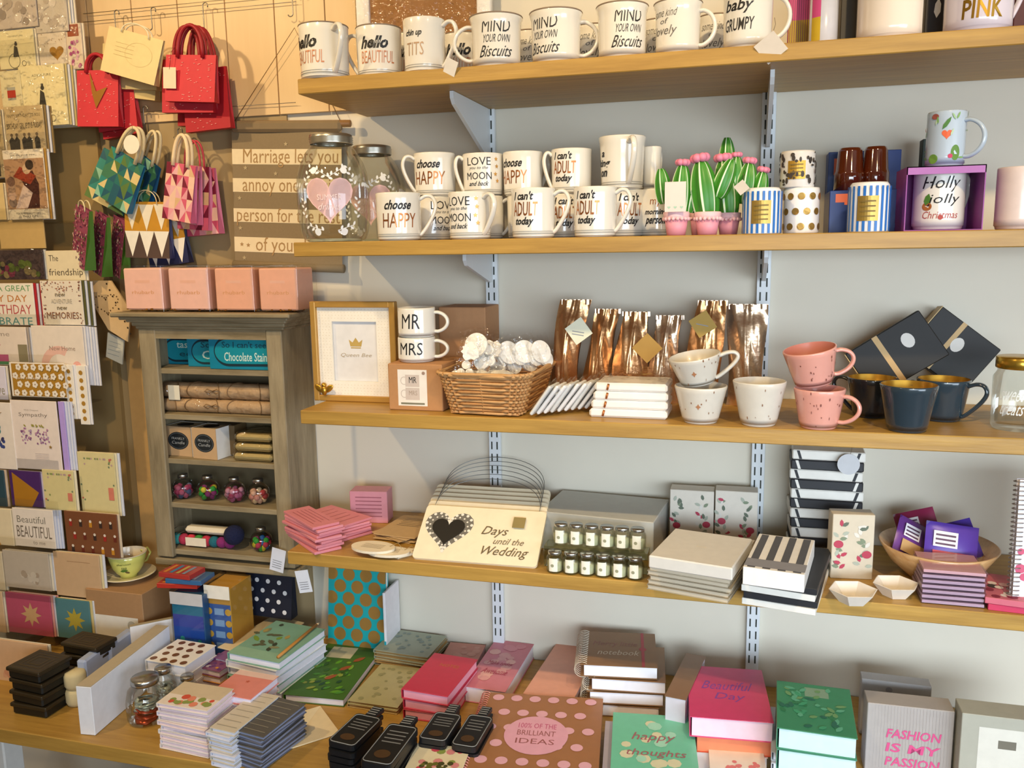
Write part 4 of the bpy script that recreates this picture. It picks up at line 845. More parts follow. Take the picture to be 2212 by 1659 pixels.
# ---------------------------------------------------------------- distressed wall cabinet
yc=-.125; cl=xat(303,yc,1.36); cr=xat(611,yc,1.36); ct=hy(460,712,yc).z; cb=hy(480,1212,yc).z; cw_=cr-cl; ch=ct-cb; cx=(cl+cr)/2; cdp=.118
T=thing('wall_cabinet','distressed grey wooden wall cabinet with five compartments and a moulded crown','cabinet',(cx,0,cb))
st=.052; mb=MB()
mb.box((-cw_/2+.008,-cdp/2-.002,ch/2),(.016,cdp-.004,ch),GREYW).box((cw_/2-.008,-cdp/2-.002,ch/2),(.016,cdp-.004,ch),GREYW).box((0,-.008,ch/2),(cw_-.032,.012,ch),M('6e6248',.7)); mb.obj('carcass',T)
MB().box((-cw_/2+st/2-.004,-cdp-.006,ch/2),(st-.008,.014,ch),GREYW,.002).box((cw_/2-.019,-cdp-.006,ch/2),(.038,.014,ch),GREYW,.002).box((.003,-cdp-.0055,ch-.0105),(cw_-.082,.013,.021),GREYH).obj('face_frame',T)
zs=[hy(460,p_,yc+.0).z-cb for p_ in(805,905,1002,1098,1200)]
shz=[]
for i,p_ in enumerate(zs):
    MB().box((0,-cdp/2-.006,p_),(cw_-.034,cdp-.004,.012),GREYH,.001).obj('shelf',T); shz.append(cb+p_+.0062)
MB().box((0,-cdp/2-.004,-.012),(cw_+.012,cdp+.02,.016),GREYH,.002).obj('base_board',T)
cr_=MB(); steps=[(.000,.008,.006),(.007,.010,.012),(.016,.007,.020),(.022,.008,.030),(.029,.010,.042)]
for zz,hh,ov in steps: cr_.box((0,-(cdp+ov)/2-.004,ch+zz+hh/2),(cw_+2*ov,cdp+ov+.008,hh),GREYH,.0025)
cr_.obj('crown_moulding',T); ctop=cb+ch+.0395
# pink candles in clear boxes on the crown
for i,(l,r) in enumerate(((262,356),(358,456),(458,552),(552,648))):
    y=-.145; xc,w_,h=sp(l,r,574,y,ctop); h=abs(h); dd=.085
    if i==3: w_*=.98
    T=thing('boxed_candle','pink candle in a clear acetate box on the cabinet, '+['leftmost','second from the left','third from the left','rightmost, its sides showing'][i],'candle',(xc,y+dd/2,ctop+.0005),group='boxed pink candles on the cabinet')
    MB().box((0,0,h/2),(w_*.965,dd,h),ACRYL,.001).obj('clear_box',T)
    MB().box((0,0,h*.49),(w_*.86,dd*.86,h*.90),M('f6c6b8' if i<2 else 'f2b79c',.6),.003).obj('candle',T)
    p=PR(front(-dd*.43)); p.rect(-w_*.17,h*.62,w_*.17,h*.68,M('f0bda8')); p.text('rhubarb',0,h*.42,w_*.5,h*.08,M('dfa470')); p.obj('print',T)
    g=MB(); rr=random.Random(i)
    for k in range(60): g.box((rr.uniform(-.42,.42)*w_,rr.uniform(-.44,.44)*dd,.003+rr.random()*.003),(.004,.004,.001),M('9c6a22',.35,.6),R=Matrix.Rotation(rr.random()*3,3,'X'))
    tag(g.obj('gold_shred',T),None,None,kind='stuff')
# teal boxes
TL=M('0f83a0',.4); 
def teal(i,l,r,t,y,lines_):
    zz=shz[0]; xc,w_,h=sp(l,r,t,y,zz); h=abs(h)
    T=thing('plaque_box','teal boxed chocolate sign in the top compartment, '+['leftmost, partly hidden','middle','front one at the right'][i],'box',(xc,y+.006,zz+.0003),group='teal boxed signs in the cabinet')
    MB().box((0,0,h/2),(w_,.012,h),TL,.0008).obj('box',T); p=PR(front(-.006))
    pts=[]; q_=PI/2
    for k in range(17): a=PI/2+PI*k/16; pts.append((-w_*.5+h*.62+h*.46*math.cos(a),h*.5+h*.42*math.sin(a)))
    pts+= [(w_*.49,h*.10),(w_*.49,h*.93)]; p.poly(pts,M('0b2f3c'))
    c=(-w_*.5+h*.62); p.poly([(c+(a-c)*.93 if a<w_*.3 else a,h*.5+(b-h*.5)*.82) for a,b in pts],M('128fa2',.4))
    for (s_,u,v,ww,hh,m) in lines_: p.text(s_,u*w_,v*h,ww*w_,hh*h,m,.05,.01)
    p.obj('print',T)
DKT=M('0b4a5a'); LT=M('cfe6dc')
teal(0,349,440,726,-.055,[('taste',.12,.68,.45,.2,LT),('ed',.1,.38,.3,.2,DKT)])
teal(1,407,500,728,-.085,[('So I',.0,.74,.35,.2,DKT),('Cho',.12,.4,.55,.28,LT)])
teal(2,454,586,722,-.112,[("So I can't see",.08,.70,.72,.18,DKT),('Chocolate Stains',.12,.36,.74,.25,LT)])
# wrapped rolls
LIN=M('c7a67f',.8,ns=150,noise=.1)
def roll(l,r,yp,y,zz,R,label,tg=False):
    xc,w_,_=sp(l,r,yp,y,zz); T=thing('wrapped_roll',label,'roll',(xc,y,zz+R+.0003),group='twine tied rolls in the cabinet'); mb=MB()
    mb.tube([(-w_/2+w_*k/12,0,0) for k in range(13)],[R*(1+.03*math.sin(k*2)) for k in range(13)],LIN,20); mb.obj('roll',T)
    t=MB()
    for k in range(5):
        u=-w_*.38+w_*.19*k; t.tube([(u+(.016 if k%2 else -.016)*math.cos(a),(R+.001)*math.cos(a),(R+.001)*math.sin(a)) for a in [2*PI*q/20 for q in range(20)]],.0012,M('8a6a45'),5,closed=True)
    for s_ in(-1,1): t.tube([(0,-R-.001,.002),(s_*.012,-R-.004,.007),(s_*.02,-R-.003,.002),(s_*.01,-R-.003,-.003),(0,-R-.001,.001)],.0011,M('8a6a45'),5)
    t.obj('twine',T)
    c=MB(); c.grid(lambda u,v:((-.56+1.12*u)*w_,-(R+.003+.002*math.sin(13*u+5*v))*math.cos((v-.5)*3.6),(R+.003+.002*math.sin(17*u+3*v))*math.sin((v-.5)*3.6)),26,10,CELLO); c.obj('cellophane',T)
    if tg:
        g=MB().box((-w_*.36,-R-.005,-.003),(.030,.0006,.034),M('ece6d2')); g.obj('label',T)
roll(360,588,868,-.075,shz[1]+.030,.0185,'upper twine tied linen roll in cellophane with a white label',True)
roll(350,590,905,-.085,shz[1],.0150,'lower twine tied linen roll in cellophane on the second cabinet shelf')
# kraft and white cube boxes with round black labels
def kbox(l,r,t,y,label):
    zz=shz[2]; xc,w_,h=sp(l,r,t,y,zz); h=abs(h); d=.055
    T=thing('cube_box',label,'box',(xc,y+d/2,zz+.0003),-.10,group='kraft boxes with round black labels'); mb=MB()
    mb.box((0,-d/2+.0006,h/2),(w_,.0012,h),M('c9a67c',.7)).box((0,d/2-.0006,h/2),(w_,.0012,h),WHITE).box((-w_/2+.0006,0,h/2),(.0012,d-.002,h),WHITE).box((w_/2-.0006,0,h/2),(.0012,d-.002,h),WHITE).box((0,0,h-.001),(w_-.002,d-.002,.0012),M('d8c3a0')); mb.obj('carton',T)
    p=PR(front(-d/2)); p.circ(0,h*.52,w_*.40,M('1d2328'),ry=h*.30,n=26); p.ring(0,h*.52,w_*.36,.0012,M('59626a'),ry=h*.27); p.text('FRANKLY',0,h*.6,w_*.5,h*.08,M('aab0b2'),.1); p.text('Candle',0,h*.46,w_*.5,h*.1,M('aab0b2'),.3); p.obj('label',T)
    p=PR(lambda u,v,e:(u,v,h+e)); p.circ(0,0,w_*.28,M('2b2118'),ry=d*.3); p.obj('opening',T)
kbox(360,420,922,-.098,'left kraft and white cube box with a round black label'); kbox(418,474,926,-.112,'right kraft and white cube box with a round black label')
x_,_,_=sp(474,522,922,-.07,shz[2]); tag(MB().box((0,0,.036),(.05,.05,.07),M('6b5636'),.001).obj('gift_box',loc=(xat(500,-.05,shz[2]),-.045,shz[2]+.0005)),'shaded brown box behind the kraft cube boxes in the cabinet','box')
for i in range(3):
    x_=xat(560,-.085,shz[2]); T=thing('clear_soap_tray',f'clear cellophane tray of cream bars in the cabinet, {ordn(2-i,3)} of three','tray',(x_+.002*i,-.07,shz[2]+.0005+i*.0225),group='clear trays of cream bars')
    MB().box((0,0,.009),(.098-.004*i,.088,.016),M('c5b48c',.6),.006).obj('bar',T); MB().box((0,0,.0105),(.102-.004*i,.092,.0205),clear('wrap','fbf7e6',.08,.05,.3,.4),.006).obj('cellophane',T)
# bauble jars with pompoms
def bauble(px,y,zz,R,label,cols,seed):
    X=xat(px,y,zz); T=thing('bauble_jar',label,'jar',(X,y,zz+.0003),group='round glass jars of pompoms'); rr=random.Random(seed)
    pf=[(.0005,.001),(R*.35,0)]+[(R*math.sin(a),R*.95-R*.97*math.cos(a)) for a in [.38+2.25*k/14 for k in range(15)]]
    pf.append((R*.38,R*2.0)); MB().lathe(pf,GLASS,32).obj('globe',T)
    MB().lathe([(R*.42,R*1.93),(R*.46,R*1.95),(R*.46,R*2.2),(R*.4,R*2.25),(.0005,R*2.25)],SILV,24).obj('cap',T)
    k=0
    for lay_,(zz_,rad,n) in enumerate(((.28,.42,6),(.62,.62,8),(.62,.1,2),(.98,.55,6))):
        for q in range(n):
            a=2*PI*q/n+rr.random(); m=M(rr.choice(cols),.9,ns=300,noise=.15,bump=.5)
            MB().ball((R*rad*math.cos(a),R*rad*math.sin(a),R*zz_+R*.05),R*.26,m,(1,1,1),9,6).obj('pompom',T); k+=1
cols_=[['a8385f','48587e','b85a78','8a8aa8'],['2f9a3a','c8304a','2a6fb0','8a2a6a','d8c83a','c83a5a'],['e08a9a','b05a80','c88aa0','a03a5a'],['d89080','e8c8a0','b03a3a','d8a890']]
for i,px in enumerate((398,451,508,560)):
    bauble(px,-.085,shz[3],.0262,'round glass jar of pompoms, '+['leftmost, with pink and blue pompoms','second from the left, with bright multicoloured pompoms','third from the left, with pink pompoms','rightmost, with cream and coral pompoms'][i],cols_[i],i)
bauble(566,-.085,shz[4],.0255,'round glass jar of multicoloured pompoms alone on the lowest cabinet shelf',cols_[1],9)
# scroll with navy pompom and felt ball garland
zz=shz[4]
T=thing('greeting_scroll','cream rolled card garland pack with a large navy pompom','garland pack',(xat(450,-.09,zz),-.085,zz+.030)); 
MB().box((0,0,.010),(.115,.03,.016),M('eadfc6',.8),.007).obj('card_roll',T)
MB().ball((.075,-.01,.006),.0235,M('121a40',.95,ns=300,bump=.8),(1,1,1),18,12).obj('pompom',T)
MB().tube([(-.055,0,.012),(-.075,-.01,.016),(-.095,-.012,.004),(-.085,-.012,-.006),(-.06,-.004,.004)],.0008,M('4a3f30'),5).obj('cord',T)
T=thing('felt_ball_garland','wrapped row of red, teal and purple felt balls on the lowest cabinet shelf','garland pack',(xat(440,-.09,zz),-.09,zz+.0005))
for k,c in enumerate(('3a9a98','c83a55','d83a4a','3f8f3a','c23045','1f6a78','8a2a6a','7a2468')):
    MB().ball((-.072+.0205*k,0,.0135),.0135,M(c,.95,ns=300,bump=.6),(1,1,1),12,8).obj('felt_ball',T)
g=MB().box((-.010,-.0145,.014),(.055,.001,.020),M('f2e6d0')); g.obj('label',T)
hangtag(600,1210,-.150,52,'white price tag hanging beneath the cabinet, upper left of the pair','dfe4f2',.2,words=4,shape='rect',group='price tags under the shelf end')
hangtag(656,1256,-.19,50,'white price tag hanging below the shelf end, lower right of the pair','dfe6f4',-.2,words=4,shape='rect',strp=.048,group='price tags under the shelf end')
# ---------------------------------------------------------------- fabric banner
y=-.03; TLc=hy(500,272,y); TRc=hy(738,276,y); BLc=hy(484,568,y); bwid=(TRc-TLc).length; bh=TLc.z-BLc.z
T=thing('fabric_banner','grey hanging fabric banner with cream stripes and a joke about marriage','banner',(TLc.x,y,TLc.z),rot=(0,.045,0))
GRY=M('8c7a5c',.85,ns=200)
MB().grid(lambda u,v:(bwid*u,.002*math.sin(6*u),-bh*v),10,10,GRY).obj('cloth',T)
p=PR(lambda u,v,e:(u,-.0005+.002*math.sin(6*u/bwid)-e,v)); CRM=M('ead9b4',.85); WRT=M('a98758',.8)
rows=[(.165,.275,'Marriage lets you'),(.375,.475,'annoy one special'),(.595,.695,'person for the rest'),(.805,.915,'of your life.')]
for i,(a,b,t) in enumerate(rows): p.rect(0,-bh*b,bwid,-bh*a,CRM,8)
for i,(a,b,t) in enumerate(rows):
    w0,w1=[(.10,.97),(.09,.98),(.03,.985),(.2,.84)][i]; p.text(t,bwid*(w0+w1)/2,-bh*((a+b)/2+.01),bwid*(w1-w0),bh*.135,WRT,.03)
for (u,v,c) in((.06,.52,0),(.4,.34,0),(.5,.13,0),(.12,.30,0),(.75,.34,0),(.06,.74,0),(.09,.96,0),(.07,.86,1),(.13,.865,1),(.8,.55,0)): p.star(u*bwid,-v*bh,.0055,WRT if c else M('b8a680'))
p.obj('print',T)
MB().tube([(-.006,.004,.004),(bwid+.018,.004,.004)],.0075,M('9a6f3c',.5),12).obj('top_dowel',T)
MB().box((bwid/2,.001,-.002),(bwid,.018,.024),M('857356',.85),.006).obj('top_sleeve',T)
MB().tube([(-.004,.002,-bh-.004),(bwid+.002,.002,-bh-.004)],.0095,GRY,14).obj('bottom_dowel',T)
MB().lathe([(.0005,0),(.0085,0),(.0085,.002)],M('d9d4c8'),14).obj('dowel_end',T) if 0 else None
hk=hy(636,60,y); Li=T.matrix_basis.inverted()@hk
MB().tube([(bwid*.02,.004,.010),Li,(bwid*.98,.004,.010)],.0009,M('8a6a45'),5).obj('string',T)
# ---------------------------------------------------------------- wires and hooks
for i,(a,b,lab) in enumerate((((180,30),(640,-8),'uppermost thin steel wire across the pine boards'),((180,48),(640,10),'second thin steel wire across the pine boards'),((180,250),(640,245),'thin steel wire across the pine boards above the banner'))):
    A=hy(*a,-.022); B=hy(*b,-.022); B.z=A.z-.002; tag(MB().tube([(0,0,0),B-A],.0007,STEEL,5).obj('steel_wire',loc=A),lab,'wire','steel display wires')
def hook(px,py,y,L,label):
    p=hy(px,py,y); r=.006; pts=[(-r*math.cos(a)+0,0,r*math.sin(a)) for a in [PI*k/8 for k in range(-1,9)]]
    pts=[(r-.0,0,-.004)]+[(r*math.cos(a),0,r*math.sin(a)) for a in [PI*k/8 for k in range(9)]]+[(-r,0,-L*.5),(-r,0,-L)]+[(-r-r+r*math.cos(a),0,-L-r*math.sin(a)) for a in [PI*k/8 for k in range(1,8)]]
    tag(MB().tube(pts,.0013,STEEL,7).obj('wire_hook',loc=p),label,'hook','steel hooks holding gift bags')
hook(252,28,-.032,.035,'steel hook above the cream bags, left one'); hook(331,22,-.032,.035,'steel hook above the cream bags, right one'); hook(443,12,-.032,.055,'steel hook holding the red gift bags with round handles')
hook(314,235,-.036,.03,'steel hook holding the teal triangle print bags'); hook(389,283,-.036,.01,'small steel hook holding the pink triangle print bags'); hook(636,-15,-.032,.04,'steel hook holding the string of the fabric banner')
# ---------------------------------------------------------------- hanging gift bags
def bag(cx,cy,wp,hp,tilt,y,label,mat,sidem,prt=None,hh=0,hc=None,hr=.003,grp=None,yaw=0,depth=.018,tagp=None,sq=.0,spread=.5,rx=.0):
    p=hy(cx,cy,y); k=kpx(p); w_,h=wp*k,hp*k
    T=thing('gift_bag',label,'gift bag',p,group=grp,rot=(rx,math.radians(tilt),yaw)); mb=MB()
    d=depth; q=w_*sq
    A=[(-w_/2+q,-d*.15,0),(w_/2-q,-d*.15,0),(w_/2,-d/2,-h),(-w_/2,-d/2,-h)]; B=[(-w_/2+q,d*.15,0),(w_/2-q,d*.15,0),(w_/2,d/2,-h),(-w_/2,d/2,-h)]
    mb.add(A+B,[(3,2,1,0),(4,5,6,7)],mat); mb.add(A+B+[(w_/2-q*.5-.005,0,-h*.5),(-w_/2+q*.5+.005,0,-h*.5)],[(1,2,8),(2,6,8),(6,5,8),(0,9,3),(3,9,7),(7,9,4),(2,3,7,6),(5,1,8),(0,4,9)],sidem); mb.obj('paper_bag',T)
    if prt:
        P_=PR(lambda u,v,e:(u*(1-2*sq*(1+v/h)),-d/2+(d*.35)*(1+v/h)-e,v),.0004); prt(P_,w_,h); P_.obj('print',T)
    if hh:
        H=hh*k
        for s_ in(-1,1):
            pts=[(w_*spread*.5*math.cos(a)*1.0,s_*.006,-.006+H*math.sin(a)**.8) for a in [PI*j/16 for j in range(17)]]
            MB().tube(pts,hr,hc,8).obj('handle',T)
    if tagp:
        tx,ty,tw,th_=[a*k for a in tagp]; g=MB().box((tx,-d/2-.004,ty),(tw,.0008,th_),M('f2d9bc',.7)).obj('swing_tag',T)
        MB().tube([(tx,-d/2-.0045,ty+th_*.4),(tx+.004,-d/2-.003,.004),(tx+.012,-.004,.02)],.0006,M('8a2a2a'),5).obj('tag_string',g)
    return T
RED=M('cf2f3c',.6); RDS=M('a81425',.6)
def sprinkle(seed,heart=False):
    def f(p,w_,h):
        rr=random.Random(seed); m=M('efb0a8')
        for k in range(44): u,v=rr.uniform(-.46,.46)*w_,-rr.uniform(.04,.96)*h; p.poly([(u-.0018,v),(u+.0018,v),(u+.0018,v+.0008),(u-.0018,v+.0008)],m)
        if heart: p.poly([(a,b) for a,b in [(-w_*.18,-h*.02),(-w_*.02,-h*.38),(w_*.25,-h*.30),(-w_*.02,-h*.68),(-w_*.12,-h*.4)]],M('9c6a1e',.5,.3))
    return f
gr='red gift bags with pale dashes'
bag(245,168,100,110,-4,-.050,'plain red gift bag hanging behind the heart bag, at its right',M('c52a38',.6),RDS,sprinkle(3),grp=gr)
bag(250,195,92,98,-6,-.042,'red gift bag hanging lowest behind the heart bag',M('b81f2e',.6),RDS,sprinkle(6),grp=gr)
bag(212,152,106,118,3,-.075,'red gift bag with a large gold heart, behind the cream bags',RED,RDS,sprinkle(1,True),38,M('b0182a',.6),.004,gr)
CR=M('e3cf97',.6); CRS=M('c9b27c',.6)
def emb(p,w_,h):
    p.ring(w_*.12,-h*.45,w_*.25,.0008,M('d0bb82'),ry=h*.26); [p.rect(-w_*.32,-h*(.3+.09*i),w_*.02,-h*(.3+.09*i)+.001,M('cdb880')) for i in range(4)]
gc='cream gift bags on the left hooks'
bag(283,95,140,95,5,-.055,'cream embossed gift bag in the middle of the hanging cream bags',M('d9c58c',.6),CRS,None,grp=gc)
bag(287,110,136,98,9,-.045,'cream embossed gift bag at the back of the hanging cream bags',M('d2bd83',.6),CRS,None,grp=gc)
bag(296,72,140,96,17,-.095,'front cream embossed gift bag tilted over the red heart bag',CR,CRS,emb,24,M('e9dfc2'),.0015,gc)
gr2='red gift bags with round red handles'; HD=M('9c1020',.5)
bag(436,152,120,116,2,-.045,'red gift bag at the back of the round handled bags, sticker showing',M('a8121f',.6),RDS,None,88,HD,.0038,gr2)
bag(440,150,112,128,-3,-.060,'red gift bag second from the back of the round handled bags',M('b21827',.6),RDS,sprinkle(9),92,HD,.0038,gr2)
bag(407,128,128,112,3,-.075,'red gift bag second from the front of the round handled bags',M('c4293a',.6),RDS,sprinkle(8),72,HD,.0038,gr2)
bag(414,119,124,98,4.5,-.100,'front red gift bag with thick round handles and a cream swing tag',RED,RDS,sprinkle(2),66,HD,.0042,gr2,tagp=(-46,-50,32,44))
# triangle print bags
def tri(pal,seed,nx=5,ny=5):
    def f(p,w_,h):
        rr=random.Random(seed); cwid,chh=w_/nx,h/ny
        for i in range(nx):
            for j in range(ny):
                u,v=-w_/2+i*cwid,-h+j*chh; a,b=(u,v),(u+cwid,v); c,d=(u+cwid,v+chh),(u,v+chh)
                t=[[a,b,c],[a,c,d]] if (i+j)%2 else [[a,b,d],[b,c,d]]
                k0=p.k
                for q in t: p.k=k0; p.poly(q,M(rr.choice(pal),.55))
                p.k=1.2
    return f
TP=['1f5a6a','2f8a80','8fc4a8','5c7a3c','ddc88a','17486a','246f6a','3f7a5a']; HN=M('e2d2a8',.8)
gt='teal and green triangle print gift bags'
bag(268,342,100,112,28,-.045,'lowest teal triangle print gift bag at the back',M('2f7a72',.5),M('1d6a70',.5),tri(TP,4),grp=gt,yaw=.1)
bag(322,345,84,110,30,-.055,'right hand teal triangle print gift bag',M('22668a',.4),M('1a5f92',.35),tri(TP,2),70,HN,.0035,gt,yaw=-.3)
bag(278,338,98,112,29,-.085,'front teal triangle print gift bag with cream ribbon handles',M('2a7a80',.5),M('1a6a92',.35),tri(TP,1),70,HN,.0042,gt,yaw=-.1,spread=.55)
PP=['e9a0ac','d8607c','f0bfa8','7a1a34','e0b88c','c85070','eab4b8','f0c8b0']
gpk='pink triangle print gift bags'
bag(430,368,94,138,-3,-.040,'pink triangle print gift bag at the back right',M('d8708c',.5),M('c86a90',.5),tri(PP,7),grp=gpk,yaw=-.2)
bag(420,360,92,134,4,-.052,'pink triangle print gift bag second from the back',M('d8708c',.5),M('c86a90',.5),tri(PP,6),60,M('c84050'),.0022,gpk,yaw=-.2)
bag(406,356,86,124,8,-.068,'pink triangle print gift bag just behind the front one',M('d8708c',.5),M('c86a90',.5),tri(PP,5),grp=gpk,yaw=-.3)
bag(394,354,82,122,10,-.095,'front pink triangle print gift bag with cream ribbon handles',M('e08a9c',.5),M('c8608a',.5),tri(PP,8),66,M('f0d8b0',.8),.0042,gpk,yaw=-.15)
def spikes(c1,c2,c3):
    def f(p,w_,h):
        p.rect(-w_/2,-h*.52,w_/2,0,M('c8902a',.5)); p.rect(-w_/2,-h,w_/2,-h*.52,M(c1,.5)); n=3
        for i in range(n):
            u=-w_/2+w_*i/n; p.poly([(u,-h*.52),(u+w_/n/2,-h*.98),(u+w_/n,-h*.52)],M('f0ece0',.5)); p.poly([(u,-h*.05),(u+w_/n/2,-h*.52),(u+w_/n,-h*.05)][::-1] if i%2 else [(u,-h*.04),(u+w_/n*.5,-h*.50),(u+w_/n,-h*.04)],M('efe6d0',.5))
        for i in range(n): u=-w_/2+w_*(i+.5)/n
    return f
gy='spiked triangle gift bags in yellow and navy'
bag(350,462,100,112,-8,-.042,'navy and white spiked gift bag at the back',M('1c2450',.5),M('141c44',.5),spikes('1c2450',0,0),grp=gy)
bag(318,436,112,120,2,-.062,'yellow, white and brown spiked triangle gift bag in front of the navy one',M('54423c',.5),M('2a2c5a',.5),spikes('54423c',0,0),30,HN,.0012,gy)
FPAL=['8a2f4c','b0607a','d9a0a0','5c7a34','4a2a5a','e0cfc0']
def tinyfl(seed):
    def f(p,w_,h):
        rr=random.Random(seed)
        for k in range(170): p.circ(rr.uniform(-.48,.48)*w_,-rr.uniform(.02,.98)*h,rr.uniform(.0015,.0032),M(rr.choice(FPAL)),n=6)
    return f
gf='purple and green floral gift bags'
for i,(cx_,cy_,wd,hp,tl) in enumerate(((262,470,62,128,16),(222,462,62,132,16),(182,448,74,130,15))):
    bag(cx_,cy_,wd,hp,tl,-.045-.034*i,'purple and green floral gift bag, '+['rightmost','middle','leftmost, with twine handle'][i]+' of the three',M('9a4a68',.6),M('4d7a26',.5),tinyfl(i),20 if i==2 else 0,HN,.0015,gf,yaw=-.5,depth=.026)
p=hy(285,310,-.12); hangtag(284,312,-.125,40,'round cream disc tag hanging on the teal bags','f4ead8',.1,shape='disc')
# hanging wooden heart below, with labels
def hwood(px,py,s,y,label,nm,mat,tilt,pts,cat,prt=None):
    p=hy(px,py,y); k=kpx(p); T=thing(nm,label,cat,p,rot=(0,tilt,0)); mb=MB(); mb.T=Matrix(((1,0,0,0),(0,0,1,0),(0,1,0,0),(0,0,0,1))); P_=[(a*k*s,b*k*s) for a,b in pts]
    mb.prism(P_,-.002,.002,mat); mb.obj('board',T)
    if prt: q=PR(front(-.0021)); prt(q,k*s); q.obj('print',T)
def dotsw(q,s):
    for a,b in HEART[::1]: q.circ(a*s*.45-s*.05,b*s*.3+s*.1,s*.012,M('5a3f1c'),n=6)
    for i in range(9): q.circ(s*(.02+.035*i),s*(.42-.1*i),s*.016,M('3a2a14'),n=6)
hwood(240,672,140,-.075,'pale wooden bunting pennant with burnt heart dots beside the candles','wooden_pennant',M('d9b989',.6),-.1,[(-.28,.5),(.1,.46),(.36,-.02),(.22,-.5),(-.1,-.28),(-.28,.1)],'pennant',dotsw)
hwood(248,752,60,-.06,'pale blue paper label hanging under the wooden pennant','paper_label',M('c9c9bd',.7),.25,[(-.35,.5),(.35,.4),(.4,-.5),(-.3,-.4)],'label',lambda q,s:[q.rect(-s*.25,s*(.2-.15*i),s*.25,s*(.2-.15*i)+.001,M('8f9aa0')) for i in range(4)])
# ---------------------------------------------------------------- greeting cards in the rack
def card(l,r,t,b,y,col,label,prt=None,back=0,bc='e9e0cc',grp='greeting cards in the wall rack',cel=False,th=.003,nm='greeting_card',cat='greeting card',lean_=0):
    A=hy(l,b,y); B=hy(r,b,y); C=hy((l+r)/2,t,y); w_=B.x-A.x; zb=(A.z+B.z)/2; h=C.z-zb
    T=thing(nm,label,cat,((A.x+B.x)/2,y,zb),group=grp,rot=(-lean_,0,0))
    MB().box((0,0,h/2),(w_,th,h),M(col,.55),.0008).obj('card',T)
    if back:
        e=MB()
        for i in range(back): e.box((.004*(i+1),th*.5+.0025+.004*i,h/2-.001*i),(w_,.0028,h*(1-.0*i)),M(bc if i%2==0 else 'dfe2ee',.6))
        e.obj('envelope',T)
    if prt: p=PR(front(-th/2)); prt(p,w_,h); p.obj('print',T)
    if cel: MB().grid(lambda u,v:((-.5+u)*w_*1.02,-th/2-.0022-.0012*math.sin(11*u+7*v),h*v*1.02),6,6,CELLO).obj('cellophane',T)
    return T,w_,h
# rack body
rl,rr_=hy(-60,700,-.01).x,hy(268,900,-.01).x
T=thing('card_rack','tan wall panel rack with clear stepped pockets full of greeting cards','card rack',((rl+rr_)/2,0,.66)); RW=rr_-rl
MB().box((0,-.012,.60),(RW,.012,1.20),M('9c8355',.7,ns=12)).obj('back_panel',T)
tiers=[(112,-.075),(295,-.085),(476,-.095),(602,-.11),(705,-.12),(792,-.14),(880,-.15),(1016,-.165),(1104,-.18),(1190,-.20),(1290,-.215),(1382,-.23),(1440,-.245)]
for i,(py,y) in enumerate(tiers):
    zz=hy(100,py,y).z-.66
    if i in(1,3): continue
    MB().box((-.02,(y-.018)/2-.003,zz-.0035),(RW-.06,-y-.018+.0,.003),ACRYL).obj('clear_ledge',T)
    MB().box((-.02,y-.012,zz+.012),(RW-.06,.002,.034),ACRYL).obj('clear_lip',T)
DK_=M('3a352c'); 
def txt(*L): 
    def f(p,w_,h):
        for (s_,u,v,a,b,c) in L: p.text(s_,u*w_,v*h,a*w_,b*h,M(c))
    return f
def bike(p,w_,h):
    p.text('ADVENTURE',0,h*.84,w_*.42,h*.04,M('8c8468')); p.ring(-w_*.08,h*.2,w_*.16,.0012,DK_); p.ring(w_*.18,h*.12,w_*.06,.001,DK_); p.poly([(-w_*.1,h*.3),(w_*.06,h*.3),(w_*.03,h*.55),(-w_*.05,h*.6)],DK_); p.circ(0,h*.63,w_*.04,DK_); p.rect(-w_*.025,h*.64,w_*.025,h*.7,DK_)
def can(p,w_,h): p.text('NOODLES',0,h*.8,w_*.6,h*.05,M('8c8468')); p.rect(-w_*.2,h*.25,w_*.2,h*.58,M('b2b0a0')); p.rect(-w_*.2,h*.31,w_*.2,h*.5,M('b8341e'))
def folks(p,w_,h):
    p.rect(-w_/2,0,w_/2,h*.42,M('b5a27e')); p.text('HAPPY BIRTHDAY TO YOU',0,h*.8,w_*.85,h*.07,M('7a6a48')); p.text('BIRTHDAY GIRL IF IT IS TODAY',0,h*.58,w_*.9,h*.12,M('4a3f28'))
    for u in(-.35,-.22,-.02,.1,.3): p.poly([(u*w_-.006,h*.02),(u*w_+.007,h*.02),(u*w_+.008,h*.28),(u*w_,h*.36),(u*w_-.008,h*.28)],DK_); p.circ(u*w_,h*.39,.004,M('6a5a44'),n=8)
def dance(p,w_,h):
    p.rect(-w_*.49,h*.15,w_*.49,h*.87,M('b7906c')); p.poly([(-.02*w_,h*.16),(w_*.3,h*.16),(w_*.33,h*.5),(w_*.2,h*.7),(-.1*w_,h*.6),(w_*.02,h*.4)],M('4a1f16')); p.poly([(-.3*w_,h*.16),(.0,h*.16),(w_*.16,h*.38),(-.05*w_,h*.5)],M('d8c0b0')); p.poly([(-.28*w_,h*.62),(w_*.12,h*.5),(w_*.28,h*.62),(-.1*w_,h*.76)],M('9c3a1c')); p.circ(w_*.06,h*.72,w_*.1,M('d9b894')); p.circ(w_*.14,h*.78,w_*.1,M('3a2a1c')); p.text('put the good wine',0,h*.92,w_*.6,h*.03,M('9c9484')); p.text('YOU REMEMBERED MY CAKE',0,h*.09,w_*.6,h*.03,M('6a6458')); p.text('IS THAT GIN',0,h*.045,w_*.45,h*.03,M('6a6458'))
    for q in range(4): p.circ(-w_*.35,h*(.25+.1*q),w_*.1,M(['8a7464','c9a890','a98a70','7a5a48'][q]),n=10)
